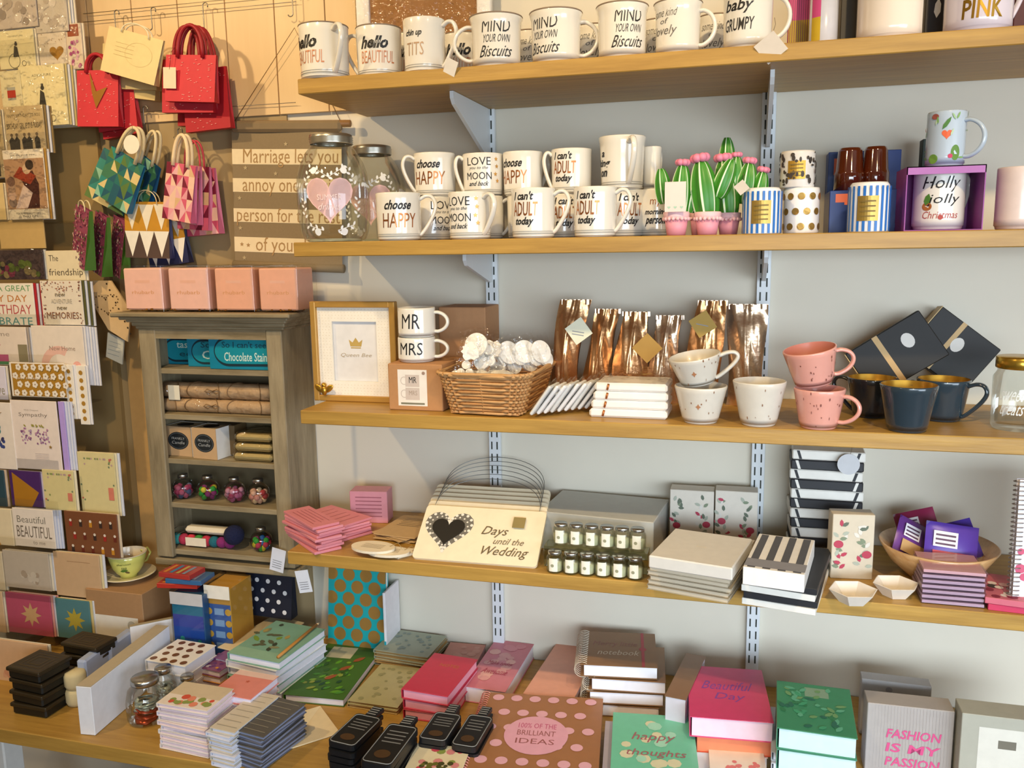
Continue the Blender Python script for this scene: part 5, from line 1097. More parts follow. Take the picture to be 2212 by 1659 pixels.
def hearts(p,w_,h): p.heart(w_*.15,h*.3,w_*.5,h*.4,M('a8791e',.5)); p.dots(-w_/2,h*.5,w_/2,h,14,.0016,[M('b9a080')],random.Random(2))
card(-30,84,-90,62,-.07,'c9bcae','grey patterned card cut by the top left corner of the picture',lambda p,w_,h:p.dots(-w_/2,0,w_/2,h,24,.012,[M('b5a798'),M('d9cec0'),M('9c8f82')],random.Random(4)),2,cel=True)
card(78,150,-60,70,-.066,'cdc3b4','pale grey patterned card at the top beside the pine boards',lambda p,w_,h:p.dots(-w_/2,0,w_/2,h,16,.012,[M('bdb0a0'),M('dcd2c4')],random.Random(7)),3,cel=True)
card(86,148,62,140,-.064,'ddd0bc','pale card with a gold heart in the second rack row',hearts,2,cel=True)
card(149,183,50,150,-.062,'e2d2bc','card with a pink and brown picture at the right of the top row',lambda p,w_,h:[p.rect(-w_*.35,h*.72,w_*.35,h*.98,M('9c4a20')),p.dots(-w_*.4,0,w_*.4,h*.65,26,.004,[M('c080a0'),M('a84a80'),M('e0b0c0')],random.Random(3))] and None,1,cel=True)
card(2,80,64,148,-.072,'e8dcae','cream penny farthing card in the second row, upper left one',bike,2,cel=True)
card(8,52,152,238,-.080,'e6daae','cream card with a red tin can picture',can,2,cel=True)
card(52,150,140,272,-.078,'ecdfae','cream penny farthing card, larger one in front of the can card',bike,5,'c9b87e',cel=True)
card(-70,17,238,385,-.086,'c0aa7c','sepia birthday card with standing people, cut by the left edge',folks,2,cel=True)
card(18,102,228,330,-.092,'c9b285','sepia birthday card with a group of standing people',folks,3,'8c7448',cel=True)
card(21,108,322,474,-.098,'efe4cf','photo card with a waiter in a red jacket and a long caption',dance,2,'b58a3c',cel=True)
card(-60,15,396,476,-.097,'d9bf86','sepia card at the left edge beside the red jacket card',None,1)
tag(MB().box((0,0,0),(.13,.004,.07),M('c4a468',.6),.001).obj('kraft_panel',loc=hy(48,505,-.09)),'plain tan board strip below the red jacket card','board')
card(-40,99,540,604,-.112,'4a3a3a','dark photographic card under glossy film with coloured blooms',lambda p,w_,h:p.dots(-w_*.48,0,w_*.48,h*.7,30,.011,[M('7a3048'),M('5a6a2a'),M('2a2028'),M('8a7a50')],random.Random(8)),1,'d0d0cc',cel=True)
card(105,186,541,606,-.110,'e4d6b4','cream card with the handwritten word friendship',txt(('The',-.3,.75,.25,.2,'5a5040'),('friendship',0,.25,.9,.3,'5a5040')),1)
card(-60,80,612,702,-.128,'f0e8da','white lettered birthday card with a red edge',txt(('HAVE A GREAT',.04,.88,.85,.14,'6aa06a'),('HAPPY DAY',.0,.64,.8,.16,'c8803a'),('MY BIRTHDAY',0,.38,.9,.22,'c05a5a'),('CELEBRATE',0,.10,.9,.18,'5a9a9a')),3,'b81f2a')
def newh(p,w_,h): p.dots(-w_/2,h*.72,w_/2,h,50,.0018,[M('7a4a3a'),M('b07a60')],random.Random(1)); p.dots(-w_/2,0,-w_*.38,h,14,.0018,[M('7a4a3a')],random.Random(2)); p.dots(w_*.4,0,w_/2,h,14,.0018,[M('7a4a3a')],random.Random(3)); txt(('new',-.02,.68,.24,.07,'6a5a3a'),('ADVENTURE',0,.54,.5,.1,'b8b0a0'),('new',0,.38,.24,.07,'6a5a3a'),('MEMORIES',0,.22,.78,.15,'8a5a3c'))(p,w_,h)
card(96,184,606,702,-.126,'e6dccb','speckled card reading new adventure new memories',newh,4,'5c5a2c')
def cake(p,w_,h): txt(('New Home',-.1,.82,.7,.12,'a89a90'))(p,w_,h); p.rect(-w_*.02,h*.1,w_*.2,h*.28,M('c05a8a')); p.rect(-w_*.04,h*.02,w_*.22,h*.1,M('4a8a5a')); p.heart(w_*.08,h*.52,.006,.006,M('c05a6a')); p.rect(w_*.36,h*.1,w_*.5,h*.55,M('8f866a'))
card(-75,64,706,788,-.142,'e9dbce','pale card with a cake and house drawing in the fifth row',cake,3,'b0a498')
def car(p,w_,h): 
    pts=[(w_*.0+w_*.36*math.cos(a),h*.28+h*.38*math.sin(a)) for a in [PI*.95-PI*.62*k/8 for k in range(9)]]+[(w_*.0+w_*.22*math.cos(a),h*.28+h*.24*math.sin(a)) for a in [PI*.33+PI*.62*k/8 for k in range(9)]]
    p.poly(pts,M('e9bcae')); txt(('New Home',.08,.62,.5,.08,'9a8474'))(p,w_,h); p.rect(-w_*.25,h*.1,w_*.02,h*.28,M('6a5e4a')); p.rect(w_*.14,h*.08,w_*.3,h*.22,M('a87c30')); p.circ(w_*.34,h*.32,w_*.08,M('ecb0a4'))
card(80,190,704,830,-.138,'ebdfd2','pale card with a pink arch reading new home',car,5,'e9e6e6')
def golf(p,w_,h):
    p.rect(-w_*.46,h*.03,w_*.5,h*.97,M('b0822a')); rr=random.Random(6)
    for i in range(7):
        for j in range(4):
            u,v=-w_*.4+i*w_*.14+(w_*.07 if j%2 else 0),h*(.12+.25*j)
            for k in range(5): a=2*PI*k/5; p.circ(u+.0045*math.cos(a),v+.0045*math.sin(a),.0038,M('f0e8dc'),n=8)
            p.circ(u,v,.0022,M('9a8a7a'),n=6)
    p.text('just to say to you',-.02*w_,h*.55,w_*.7,h*.09,M('f4ecdc'),.3)
card(28,146,784,858,-.156,'f0e8dc','mustard card covered with white daisies',golf,0)
for i in range(2): card(150+26*i,168+28*i,788+2*i,905+12*i,-.150+.006*i,'f2ece0','narrow edge of a mustard daisy card, '+['left one','right one'][i]+' beside the daisy card',lambda p,w_,h:[p.circ(0,h*(.1+.13*q),w_*.22,M('b0822a'),n=8) for q in range(7)] and None,1,'f0eef0')
card(-70,18,790,862,-.158,'e2def0','pale lilac card at the left edge beside the daisy card',txt(('love',.3,.3,.3,.3,'9a9480')),1)
def hyd(p,w_,h):
    rr=random.Random(12)
    for (u,v,r,c) in((.25,.62,.016,'2a8a8c'),(.3,.38,.010,'3a4a8a'),(.1,.36,.009,'4a5a90'),(.05,.22,.013,'5a4a8a'),(.34,.45,.007,'3a3a6a')):
        for k in range(8): p.circ(u*w_+rr.uniform(-r,r)*.7,v*h+rr.uniform(-r,r)*.7,r*.45,M(c),n=9)
    p.text('Sympathy',.1*w_,h*.84,w_*.5,h*.08,M('a88a5a'),.4)
card(-95,38,868,1010,-.178,'f0e6dc','white sympathy card with blue and teal blooms at the left edge',hyd,0)
def symp(p,w_,h):
    txt(('With Deepest',-.05,.86,.32,.03,'a89c90'),('Sympathy',-.02,.79,.62,.07,'8a7e74'))(p,w_,h); rr=random.Random(5)
    for k in range(60): p.circ(rr.uniform(-.32,.28)*w_,h*rr.uniform(.38,.6),.0025,M(rr.choice(['a070a0','c090b0','8a5a8a','b8a0c0'])),n=7)
    for k in range(8): p.leaf(rr.uniform(-.3,.3)*w_,h*.62,.008,.004,rr.uniform(0,3),M('a09a4a'))
    p.star(.3*w_,.34*h,.005,M('9a7a3a')); [p.rect(-w_*.05,h*(.16+.025*i),w_*.25,h*(.165+.025*i),M('c9bcb8')) for i in range(4)]
card(38,136,866,1014,-.176,'efe2da','white sympathy card with purple flowers',symp,0)
card(140,152,868,1016,-.170,'b8a0e8','thin lilac envelope edge beside the sympathy card',None,3,'dfe2f4',nm='envelope',cat='envelope')
def pg(p,w_,h): p.poly([(-w_*.4,0),(w_*.15,0),(w_*.42,h*.42),(-w_*.4,h*.95)],M('b07a1e'))
card(28,94,1018,1094,-.180,'4a2468','purple card with a gold diamond shape',pg,1,'d8cce0'); card(-50,16,1014,1092,-.182,'2a4a58','dark blue card at the left edge beside the purple card',None,1,'e0c8b0')
def crf(p,w_,h):
    rr=random.Random(2); 
    for k in range(26): u=rr.choice([-1,1])*rr.uniform(.3,.45)*w_ if k%2 else rr.uniform(-.45,.45)*w_; v=h*rr.uniform(.1,.95) if k%2 else h*.9; p.circ(u,v,.0025,M(rr.choice(['c86a5a','8a9a5a','c0a0a0','7a8a6a'])),n=7)
    p.rect(w_*.28,h*.25,w_*.42,h*.45,M('d8806a'))
card(100,166,1016,1102,-.178,'dccf96','cream floral border card, left one of the pair',crf,1,'f0e8d0'); card(180,258,978,1112,-.160,'dccf98','cream floral border card, larger right one of the pair',crf,2,'ece2c0')
card(-40,32,1098,1176,-.196,'ecdcb8','cream card at the left edge of the ninth row',lambda p,w_,h:p.poly([(-w_*.2,0),(w_*.12,0),(-w_*.1,h*.5)],M('d8a048')),1)
card(36,122,1100,1182,-.194,'efe4d8','white card with grey lettering reading beautiful twice',txt(('Beautiful',-.05,.72,.7,.18,'8a8478'),('BEAUTIFUL',0,.40,.86,.3,'7a6e60'),('to me',.1,.12,.3,.08,'a89c90')),3,'d8def0')
def bott(p,w_,h):
    rr=random.Random(9)
    for j in range(3):
        for i in range(5):
            u=-w_*.38+i*w_*.19+(w_*.06 if j%2 else 0); v=h*(.12+.3*j); p.rect(u-.004,v-.006,u+.004,v+.007,M(rr.choice(['a02a24','c88a2a','6a2a1c','3a2a24']))); p.circ(u,v+.008,.0035,M('e0d4c4'),n=8)
card(148,260,1108,1200,-.188,'7a4a2c','brown card with rows of little bottles',bott,1,'e0cdb0')
card(15,112,1192,1272,-.212,'bfb3a2','grey card in the tenth row',lambda p,w_,h:p.dots(-w_*.2,h*.1,w_*.3,h*.5,12,.008,[M('ab9a86'),M('cabfae')],random.Random(1)),2,'eadfc8')
card(125,222,1196,1290,-.208,'cdab84','peach card with a pencil thin border beside the grey card',lambda p,w_,h:p.rect(-w_*.2,h*.8,w_*.3,h*.815,M('b08a64')),2,'e8d8a8')
card(-60,13,1190,1272,-.212,'d8c8a8','pale card at the left edge of the tenth row',None,1)
def starc(c):
    return lambda p,w_,h:p.star(w_*.05,h*.5,h*.3,M(c),8,.5)
card(22,116,1284,1370,-.226,'b8506a','pink card with a pale star flower',starc('c9a070'),3,'e0a098'); card(128,200,1296,1380,-.222,'4f7f86','teal card with a yellow star flower',starc('b0a03a'),2,'dcc888'); card(-60,14,1276,1362,-.228,'d9b890','tan card at the left edge beside the pink star card',None,1)
card(-60,118,1384,1540,-.37,'dcb48c','peach card with a faint rose print in the lowest row',lambda p,w_,h:p.dots(-w_*.1,h*.3,w_*.3,h*.6,14,.006,[M('cf9474'),M('d9a584')],random.Random(1)),1)
# ---------------------------------------------------------------- bottom shelf
z=Z5
def cuplab(p,w_,h): p.rect(-w_*.36,h*.02,w_*.40,h*.62,M('e9e4d8')); p.leaf(-w_*.2,h*.15,w_*.4,h*.18,.2,M('8a9a3a')); p.circ(w_*.28,h*.5,w_*.07,M('b8b2a2')); p.rect(-w_*.05,h*.02,w_*.3,h*.12,M('7a8a2a'))
_,w_,hk,_=ubox(197,318,1278,-.215,z,.16,'kraft box with a white label carrying the yellow teacup','box',M('a9825a',.7,ns=120),'cardboard_box',cuplab,bev=.0015)
bx_=xat(197,-.215,z)+w_/2; zt_=z+hk+.0007
p0=hz(279,1248,zt_); T=thing('saucer','cream saucer under the yellow teacup on the kraft box','saucer',(p0.x,p0.y,zt_))
Rs=.062; SA=M('efe3c4',.2,coat=.5); MB().lathe([(.0005,.0),(Rs*.45,0),(Rs*.5,.003),(Rs*.97,.0125),(Rs,.0135),(Rs*.96,.0145),(Rs*.5,.0055),(.0005,.0045)],SA,44).obj('saucer_dish',T)
Rc=.043; hc_=.058; T=thing('teacup','pale yellow teacup with green lettering standing on its cream saucer','cup',(p0.x,p0.y,zt_+.0048)); YC=M('dfe07a',.2,coat=.6); IC=M('f1e3c6',.2,coat=.5)
pf=[(.0005,.0),(Rc*.46,0),(Rc*.44,.005),(Rc*.62,.012),(Rc*.82,.026),(Rc*.93,.042),(Rc*1.0,hc_),(Rc*.975,hc_+.0006)]
MB().lathe(pf,YC,44).obj('body',T); MB().lathe([(Rc*.975,hc_+.0006),(Rc*.90,.042),(Rc*.78,.026),(Rc*.5,.012),(.0005,.009)],IC,44).obj('inside',T)
MB().tube([(Rc*1.0*math.cos(2*PI*k/40),Rc*1.0*math.sin(2*PI*k/40),hc_) for k in range(40)],.0012,IC,6,closed=True).obj('rim',T)
ca=camang(p0.x,p0.y); a=ca+2.2; d_=Vector((math.cos(a),math.sin(a),0)); MB().tube([d_*(Rc*.9)+Vector((0,0,.05)),d_*(Rc*1.3)+Vector((0,0,.052)),d_*(Rc*1.5)+Vector((0,0,.038)),d_*(Rc*1.2)+Vector((0,0,.022)),d_*(Rc*.75)+Vector((0,0,.020))],.003,YC,8).obj('handle',T)
def rcup(v):
    for i in range(len(pf)-1):
        if pf[i][1]<=v<=pf[i+1][1] and pf[i+1][1]>pf[i][1]: q=(v-pf[i][1])/(pf[i+1][1]-pf[i][1]); return pf[i][0]+(pf[i+1][0]-pf[i][0])*q
    return Rc
p=PR(lambda u,v,e:((rcup(v)+e)*math.cos(ca-.25+u/Rc),(rcup(v)+e)*math.sin(ca-.25+u/Rc),v),.0005); p.text('afternoon',0,.042,.034,.005,M('4a5a28')); p.text('tea',0,.032,.014,.006,M('4a5a28'),.3); p.leaf(-.012,.024,.022,.007,.1,M('4f7a2c')); p.leaf(.0,.022,.016,.006,-.3,M('6a5a3a')); p.obj('lettering',T)
def book(NL,NR,FL,zb,h,label,cov,prt=None,page='efeaf2',name='notebook',cat='notebook',group=None,spine=True,a_off=0):
    x,y,w_,d,a=lay(NL,NR,FL,zb+h); T=thing(name,label,cat,(x,y,zb+.0003),a+a_off,group); C=M(cov,.35) if isinstance(cov,str) else cov
    MB().box((.001,.0,h/2),(w_-.006,d-.005,h-.0026),M(page,.7)).obj('pages',T)
    MB().box((0,0,h-.0007),(w_,d,.0014),C,.0004).box((0,0,.0007),(w_,d,.0014),C,.0004).box((-w_/2+.0007,0,h/2),(.0014,d,h-.0028),C).obj('cover',T)
    if prt: p=PR(topm(h)); prt(p,w_,d); p.obj('print',T)
    return T,x,y,w_,d,a
def bstack(NL,NR,FL,H,n,lab,cov,prt=None,page='efeaf2',name='notebook',cat='notebook',group=None,jit=.003,jr=.03,zb=None,softc=False):
    zb=z if zb is None else zb; x,y,w_,d,a=lay(NL,NR,FL,zb+H); hh=H/n-.0006
    for i in range(n):
        T=thing(name,f'{lab}, {ordn(n-1-i,n)}' if n>1 else lab,cat,(x+random.uniform(-jit,jit),y+random.uniform(-jit,jit),zb+.0003+i*(hh+.0006)),a+random.uniform(-jr,jr),group)
        C=M(cov[(n-1-i)%len(cov)],.4); pt=.0012 if hh<.008 else .0016
        MB().box((.001,0,hh/2),(w_-.006,d-.005,hh-2*pt+.0003),M(page,.7)).obj('pages',T)
        MB().box((0,0,hh-pt/2),(w_,d,pt),C,.0003).box((0,0,pt/2),(w_,d,pt),C,.0003).box((-w_/2+.0007,0,hh/2),(.0014,d,hh-2*pt),C).obj('cover',T)
        if prt and i==n-1: p=PR(topm(hh)); prt(p,w_,d); p.obj('print',T)
    return x,y,w_,d,a
# black ink pad style boxes
for (c,H,nm,n,ex) in((((15,1441),(80,1453),(95,1403)),.100,'front',4,0),(((125,1392),(195,1403),(190,1360)),.098,'back',4,0)):
    x,y,w_,d,a=lay(*c,z+H); w_*=1.15; d=min(d,.13) if nm=='front' else d*.8; hh=H/n-.0006
    for i in range(n):
        T=thing('black_box',f'square black box with embossed lid in the {nm} black stack, {ordn(n-1-i,n)}','box',(x+random.uniform(-.004,.004),y+random.uniform(-.004,.004),z+.0003+i*(hh+.0006)),a+random.uniform(-.08,.08),f'{nm} stack of black boxes')
        MB().box((0,0,hh*.40),(w_-.006,d-.006,hh*.80),M('14140f',.45),.003).obj('base',T); MB().box((0,0,hh*.82),(w_,d,hh*.36),M('2a2214',.4),.002).obj('lid',T)
        if i==n-1:
            p=PR(topm(hh))
            for q in range(3): r=.42-.12*q; [p.poly(t,M('5a4a26',.5)) for t in ([(-w_*r,-d*r),(w_*r,-d*r),(w_*r,-d*r+.0012),(-w_*r,-d*r+.0012)],[(-w_*r,d*r),(w_*r,d*r),(w_*r,d*r-.0012),(-w_*r,d*r-.0012)],[(-w_*r,-d*r),(-w_*r+.0012,-d*r),(-w_*r+.0012,d*r),(-w_*r,d*r)],[(w_*r,-d*r),(w_*r-.0012,-d*r),(w_*r-.0012,d*r),(w_*r,d*r)])]
            p.obj('print',T)
for i in range(2):
    p=hz(152,1530,z); tag(MB().lathe([(.0005,0),(.018,.001),(.021,.008),(.021,.028),(.018,.035),(.0005,.036)],M('d8cba0',.7),28).obj('cream_candle',loc=(p.x,p.y+.02,z+.0005+.0365*i)),'short cream candle beside the black boxes, '+['lower one','upper one'][i],'candle','short cream candles')
# white boxes on edge running back
def onedge(px,py,L,w_,h,label,col='eceef4',nm='white_box',ang=.0):
    p=hz(px,py,z); T=thing(nm,label,'box',(p.x+w_/2,p.y+L/2,z+.0003),ang); MB().box((0,0,h/2),(w_,L,h),M(col,.5),.001).obj('body',T); MB().box((0,0,h+.0006),(w_-.001,L-.001,.001),M('b7ab94',.6)).obj('top_edge',T)
onedge(162,1584,.27,.032,.100,'long white flat box standing on edge beside the black boxes',ang=.10)
p=hz(330,1440,z); T=thing('white_canvas','white panel standing behind the white box and the dotted pad','panel',(p.x+.0,p.y+.02,z+.0003),.75); MB().box((0,0,.05),(.105,.010,.098),M('f1f1f4',.5),.001).obj('panel',T); MB().box((0,0,.0995),(.105,.0102,.001),M('a99c80',.6)).obj('top_edge',T)
for i,(q,r) in enumerate(((168,1470),(222,1432))):
    p=hz(q+6,r+45,z); T=thing('blue_packet','pale blue packet between the black boxes and the white box, '+['front one','back one'][i],'packet',(p.x,p.y+.05,z+.0003),.1,'pale blue packets'); MB().box((0,0,.044-.002*i),(.022,.09,.088-.004*i),M('a9b8d8',.3),.004).obj('wrapper',T)
# glass jars with ribbon
def rjar(px,py,R,h,label,c,seed,lid=True):
    p=hz(px,py,z); T=thing('ribbon_jar',label,'jar',(p.x,p.y+R,z+.0003),group='glass jars of shiny ribbon'); rr=random.Random(seed)
    MB().lathe([(.0005,.001),(R*.85,0),(R,.008),(R*1.02,h*.5),(R*.9,h*.78),(R*.6,h*.9),(R*.62,h)],GLASS,36).obj('body',T)
    b=MB(); 
    for k in range(9):
        a0=rr.random()*6; pts=[(R*.62*math.cos(a0+q*.9)*rr.uniform(.7,1),R*.62*math.sin(a0+q*.9)*rr.uniform(.7,1),h*.08+h*.055*k+.003*math.sin(q)) for q in range(8)]; b.tube(pts,.0035,M(c if k<5 else 'c4c8b4',.25,.6),6,sx=1.6,sy=.4)
    tag(b.obj('ribbon',T),None,None,kind='stuff')
    if lid: MB().lathe([(R*.64,h*.94),(R*.7,h*.95),(R*.7,h*1.08),(R*.66,h*1.1),(.0005,h*1.1)],SILV,28).obj('lid',T)
rjar(292,1575,.038,.082,'glass jar with copper ribbon inside, front one on the bottom shelf','b5482a',1)
rjar(342,1533,.024,.074,'glass jar with silver ribbon behind the copper ribbon jar','c9cdbc',2)
rjar(396,1528,.019,.055,'low glass jar with copper ribbon beside the floral notelets','b5603a',3)
# dotted pad
def bdots(p,w_,d):
    for i in range(4):
        for j in range(4): p.circ(-w_*.38+w_*.25*i+(w_*.1 if j%2 else 0),-d*.38+d*.25*j,w_*.075,M('8a5a30',.4,.4)) if i<3 or j%2==0 else None
bstack((312,1425),(398,1440),(382,1380),.075,3,'white pad with brown dots beside the clear book box',['f0ece6','e8e4e4','e4e2ea'],bdots,'eeeef6','notepad','notepad','white dotted pads',.001,.01)
# clear book boxes
def cbox(l,r,t,y,d,label,fc,prt,lid,rz=0):
    xc,w_,h=sp(l,r,t,y,z); h=abs(h); T=thing('mini_book_box',label,'box',(xc,y+d/2,z+.0003),rz,'clear boxes of mini books')
    MB().box((0,0,h*.48),(w_*.94,d*.94,h*.94),M(fc,.4),.001).obj('book_block',T); p=PR(front(-d*.475)); prt(p,w_,h); p.obj('print',T)
    MB().box((0,0,h/2),(w_,d,h),ACRYL,.001).obj('clear_case',T); MB().box((0,-d/2-.0008,h*.9),(w_*.96,.001,h*.16),M(lid,.35)).obj('label',T)
    return h
rr=random.Random(3)
def bluep(p,w_,h):
    for i,c in enumerate(('1f8a8a','2a6ab8','2450a8','3a4aa8','2a7a9a')): p.rect(-w_*.45,h*(.04+.17*i)*.95,w_*.45,h*(.04+.17*(i+1))*.95,M(c,.35))
    p.dots(-w_*.4,h*.05,w_*.4,h*.4,20,.006,[M('2aa8a0'),M('3a7ac8')],random.Random(1))
def yelp(p,w_,h):
    p.rect(-w_*.46,h*.03,w_*.46,h*.75,M('3a62a8'))
    for j in range(5): p.circ(-w_*.36,h*(.1+.14*j),w_*.12,M('d8a83a')); p.circ(w_*.36,h*(.1+.14*j),w_*.12,M('d8a83a')); p.rect(-w_*.16,h*(.06+.14*j),w_*.2,h*(.14+.14*j),M('8ab0d8'))
H1=cbox(378,450,1278,-.22,.07,'clear box of mini books with a blue and teal front','2a5a8a',bluep,'c9c9cc',.0)
H2=cbox(452,508,1262,-.20,.09,'clear box of mini books with yellow flowers and a white label','c8963a',yelp,'f0ece0',.0)
x_=xat(408,-.15,z+H1)
for i in range(3): pack(x_+.01+.02*(i%2),-.185,z+H1+.0008+.0115*i,.095-.006*i,.055,.011,.15-.1*i,'mini book with a bright spine lying on the clear book boxes, '+['lowest, red','middle, blue and orange','topmost, red'][i],'book','mini_book',M(['b8352a','3a6a9a','b03a35'][i],.3),None,lambda p,w_,d:[p.rect(-w_*.4+w_*.2*q,-d*.4,-w_*.3+w_*.2*q,d*.4,M(['d88a3a','4a8ab8','c8b060','8a9ab8'][q])) for q in range(4)] and None,group='bright mini books')
# navy dotted bag below the cabinet
def ndots(p,w_,h):
    for i in range(4):
        for j in range(5): p.circ(-w_*.36+w_*.24*i+(w_*.11 if j%2 else 0),-h*.1-h*.19*j,w_*.045,M('d9d9dc')) if not(i==3 and j%2) else None
bag(583,1222,112,112,2,-.075,'navy gift bag with white polka dots standing under the cabinet','' and None or M('141b2e',.5),M('0e1424',.5),ndots,grp=None,depth=.03)
# teal notebook with gold dots standing at the wall
xc,w_,h=sp(709,832,1190,-.075,z); h=abs(h); hfull=min(h,.255)
T=thing('notebook','turquoise notebook with gold dots standing against the wall under the fourth shelf','notebook',(xc,-.075,z+.0003),rot=(-.12,0,0))
MB().box((0,.006,hfull/2),(w_-.002,.010,hfull-.003),WHITE).obj('pages',T); TQ=M('15a5ac',.35)
MB().box((0,0,hfull/2),(w_,.0015,hfull),TQ).box((0,.012,hfull/2),(w_,.0015,hfull),TQ).obj('cover',T)
p=PR(front(-.0008)); MB_=M('ad8442',.4,.4)
for i in range(5):
    for j in range(9):
        u=-w_*.44+w_*.30*i+(w_*.15 if j%2 else 0); v=hfull*(.06+.113*j); r=w_*.105
        if u-r<-w_/2: p.poly([(max(-w_/2,u+r*math.cos(a)),v+r*math.sin(a)) for a in [2*PI*q/24 for q in range(24)]],MB_)
        elif u+r>w_/2:
            if u<w_/2: p.poly([(min(w_/2,u+r*math.cos(a)),v+r*math.sin(a)) for a in [2*PI*q/24 for q in range(24)]],MB_)
        else: p.circ(u,v,r,MB_,n=24)
p.obj('print',T)
x_=xat(842,-.07,z); tag(MB().box((0,0,.08),(.006,.08,.16),M('e9e8ec'),.001).box((0,-.041,.035),(.004,.002,.02),M('1fa0b0')).obj('white_notebook',loc=(x_,-.05,z+.0005)),'slim white notebook standing beside the turquoise dotted notebook','notebook')
# floral notelets, pink notebook, teal book
FP=lambda p,w_,d:[p.rect(-w_*.5,-d*.05,w_*.5,d*.5,M('cfc0a6')),p.dots(-w_/2,-d/2,w_/2,0,16,.008,[M('d0553f'),M('e08a70'),M('8a9a50')],random.Random(2))] and None
bstack((338,1515),(445,1535),(405,1470),.095,10,'floral notelet pack in the tall stack near the front edge',['e9dfd6','ecdcdc','e6e0e6'],FP,'f0d9de','notelet_pack','notelet pack','floral notelet packs',.003,.05)
bstack((452,1495),(540,1510),(478,1440),.082,5,'coral pink notebook in the stack behind the floral notelets',['e28f86','f0d6d0','e8e0ee'],lambda p,w_,d:[p.rect(-w_*.5,d*.3,w_*.5,d*.5,M('e8c9c0')),p.star(0,d*.1,w_*.06,M('c0604a'))] and None,'ebe4f4','notebook','notebook','coral pink notebooks',.002,.03)
def tealp(p,w_,d):
    p.rect(-w_*.5,-d*.5,w_*.5,-d*.3,M('8fb8a0'))
    rr=random.Random(4)
    for k in range(16): p.leaf(rr.uniform(-.45,.2)*w_,rr.uniform(-.3,.4)*d,w_*rr.uniform(.1,.25),w_*.08,rr.uniform(0,3),M(rr.choice(['5c6048','8a8a66','3c4434','a8985c','7a9a3c'])))
bstack((488,1408),(598,1432),(590,1338),.085,5,'teal green picture notebook in the stack left of the turquoise one',['7fae9c','dfe6e0','cfd8ea'],tealp,'eceaf6','notebook','notebook','teal picture notebooks',.002,.03)
A=hz(600,1420,z+.0885); B=hz(690,1345,z+.0885); B=Vector((B.x,B.y,A.z)); T=thing('pencil','orange pencil lying on the teal picture notebooks','pencil',A)
MB().tube([(0,0,0),(B-A)*.93],.0034,M('b8803a',.4),6).obj('barrel',T); MB().tube([(B-A)*.93,(B-A)],[.0034,.0004],M('e0c49a'),6).obj('tip',T)
# cream envelopes
def env(NL,NR,FL,zb,label,fc='e9d6ae',rx=0):
    x,y,w_,d,a=lay(NL,NR,FL,zb); T=thing('paper_envelope',label,'envelope',(x,y,zb+.0003),a); MB().box((0,0,.0012),(w_,d,.0024),M(fc,.7),.0005).obj('body',T)
    p=PR(topm(.0024)); p.poly([(-w_/2,d/2),(w_/2,d/2),(0,-d*.12)],M('f0e4c4')); p.obj('flap',T)
env((600,1628),(735,1585),(640,1543),z,'cream paper envelope lying alone at the front of the bottom shelf')
env((470,1400),(540,1418),(560,1325),z+.052,'long cream envelope between the book boxes and teal notebooks') 
# support under that envelope: flat packs
bstack((462,1420),(512,1432),(530,1355),.051,3,'lilac and orange patterned pack under the long cream envelope',['8a5a8a','d89a4a','efe9f0'],None,'e8dfe8','paper_pack','pack','patterned packs under the envelope',.002,.02)
bstack((425,1440),(475,1450),(450,1405),.045,3,'small orange and purple dotted pack beside the dotted pads',['8a5078','c88a3a','6a4a6a'],lambda p,w_,d:p.dots(-w_/2,-d/2,w_/2,d/2,18,.006,[M('e09a2a'),M('d8c8d0'),M('6a3a7a')],random.Random(6)),'e8dfe8','paper_pack','pack','small dotted packs',.002,.03)
# jungle book
def jung(p,w_,d):
    rr=random.Random(8); p.rect(-w_*.5,-d*.5,w_*.5,d*.5,M('3f6a1e')); p.rect(-w_*.35,d*.22,w_*.1,d*.44,M('c8c0a0'))
    for k in range(46): p.leaf(rr.uniform(-.42,.3)*w_,rr.uniform(-.42,.15)*d,w_*rr.uniform(.08,.2),w_*.07,rr.uniform(.2,1.6),M(rr.choice(['5c9a1e','7aa832','2f5a1c','8a9a3a','4a8a2a','1f4a2a'])))
    for k in range(3): p.leaf(w_*(-.05+.12*k),-d*(.2-.18*k),w_*.25,w_*.1,.9,M('9a4f26'))
book((612,1500),(742,1512),(692,1388),z,.016,'green jungle picture book with orange birds beside the turquoise notebook','3a6418',jung)
# kraft pads
DIA=lambda c:(lambda p,w_,d:p.dots(-w_*.45,-d*.45,w_*.45,d*.45,24,.006,[M(c)],random.Random(5)))
bstack((808,1402),(925,1420),(852,1357),.038,5,'kraft notepad with a grey blue diamond cover in the back stack',['a3ab96','a88a55'],DIA('8a9a92'),'9a7a48','notepad','notepad','kraft notepads with grey blue covers',.002,.03)
bstack((750,1512),(858,1528),(806,1430),.016,2,'kraft notepad with a sage green cover in front of the grey blue ones',['b3ad80','b89a60'],DIA('98966c'),'a88a55','notepad','notepad','sage kraft notepads',.001,.02)
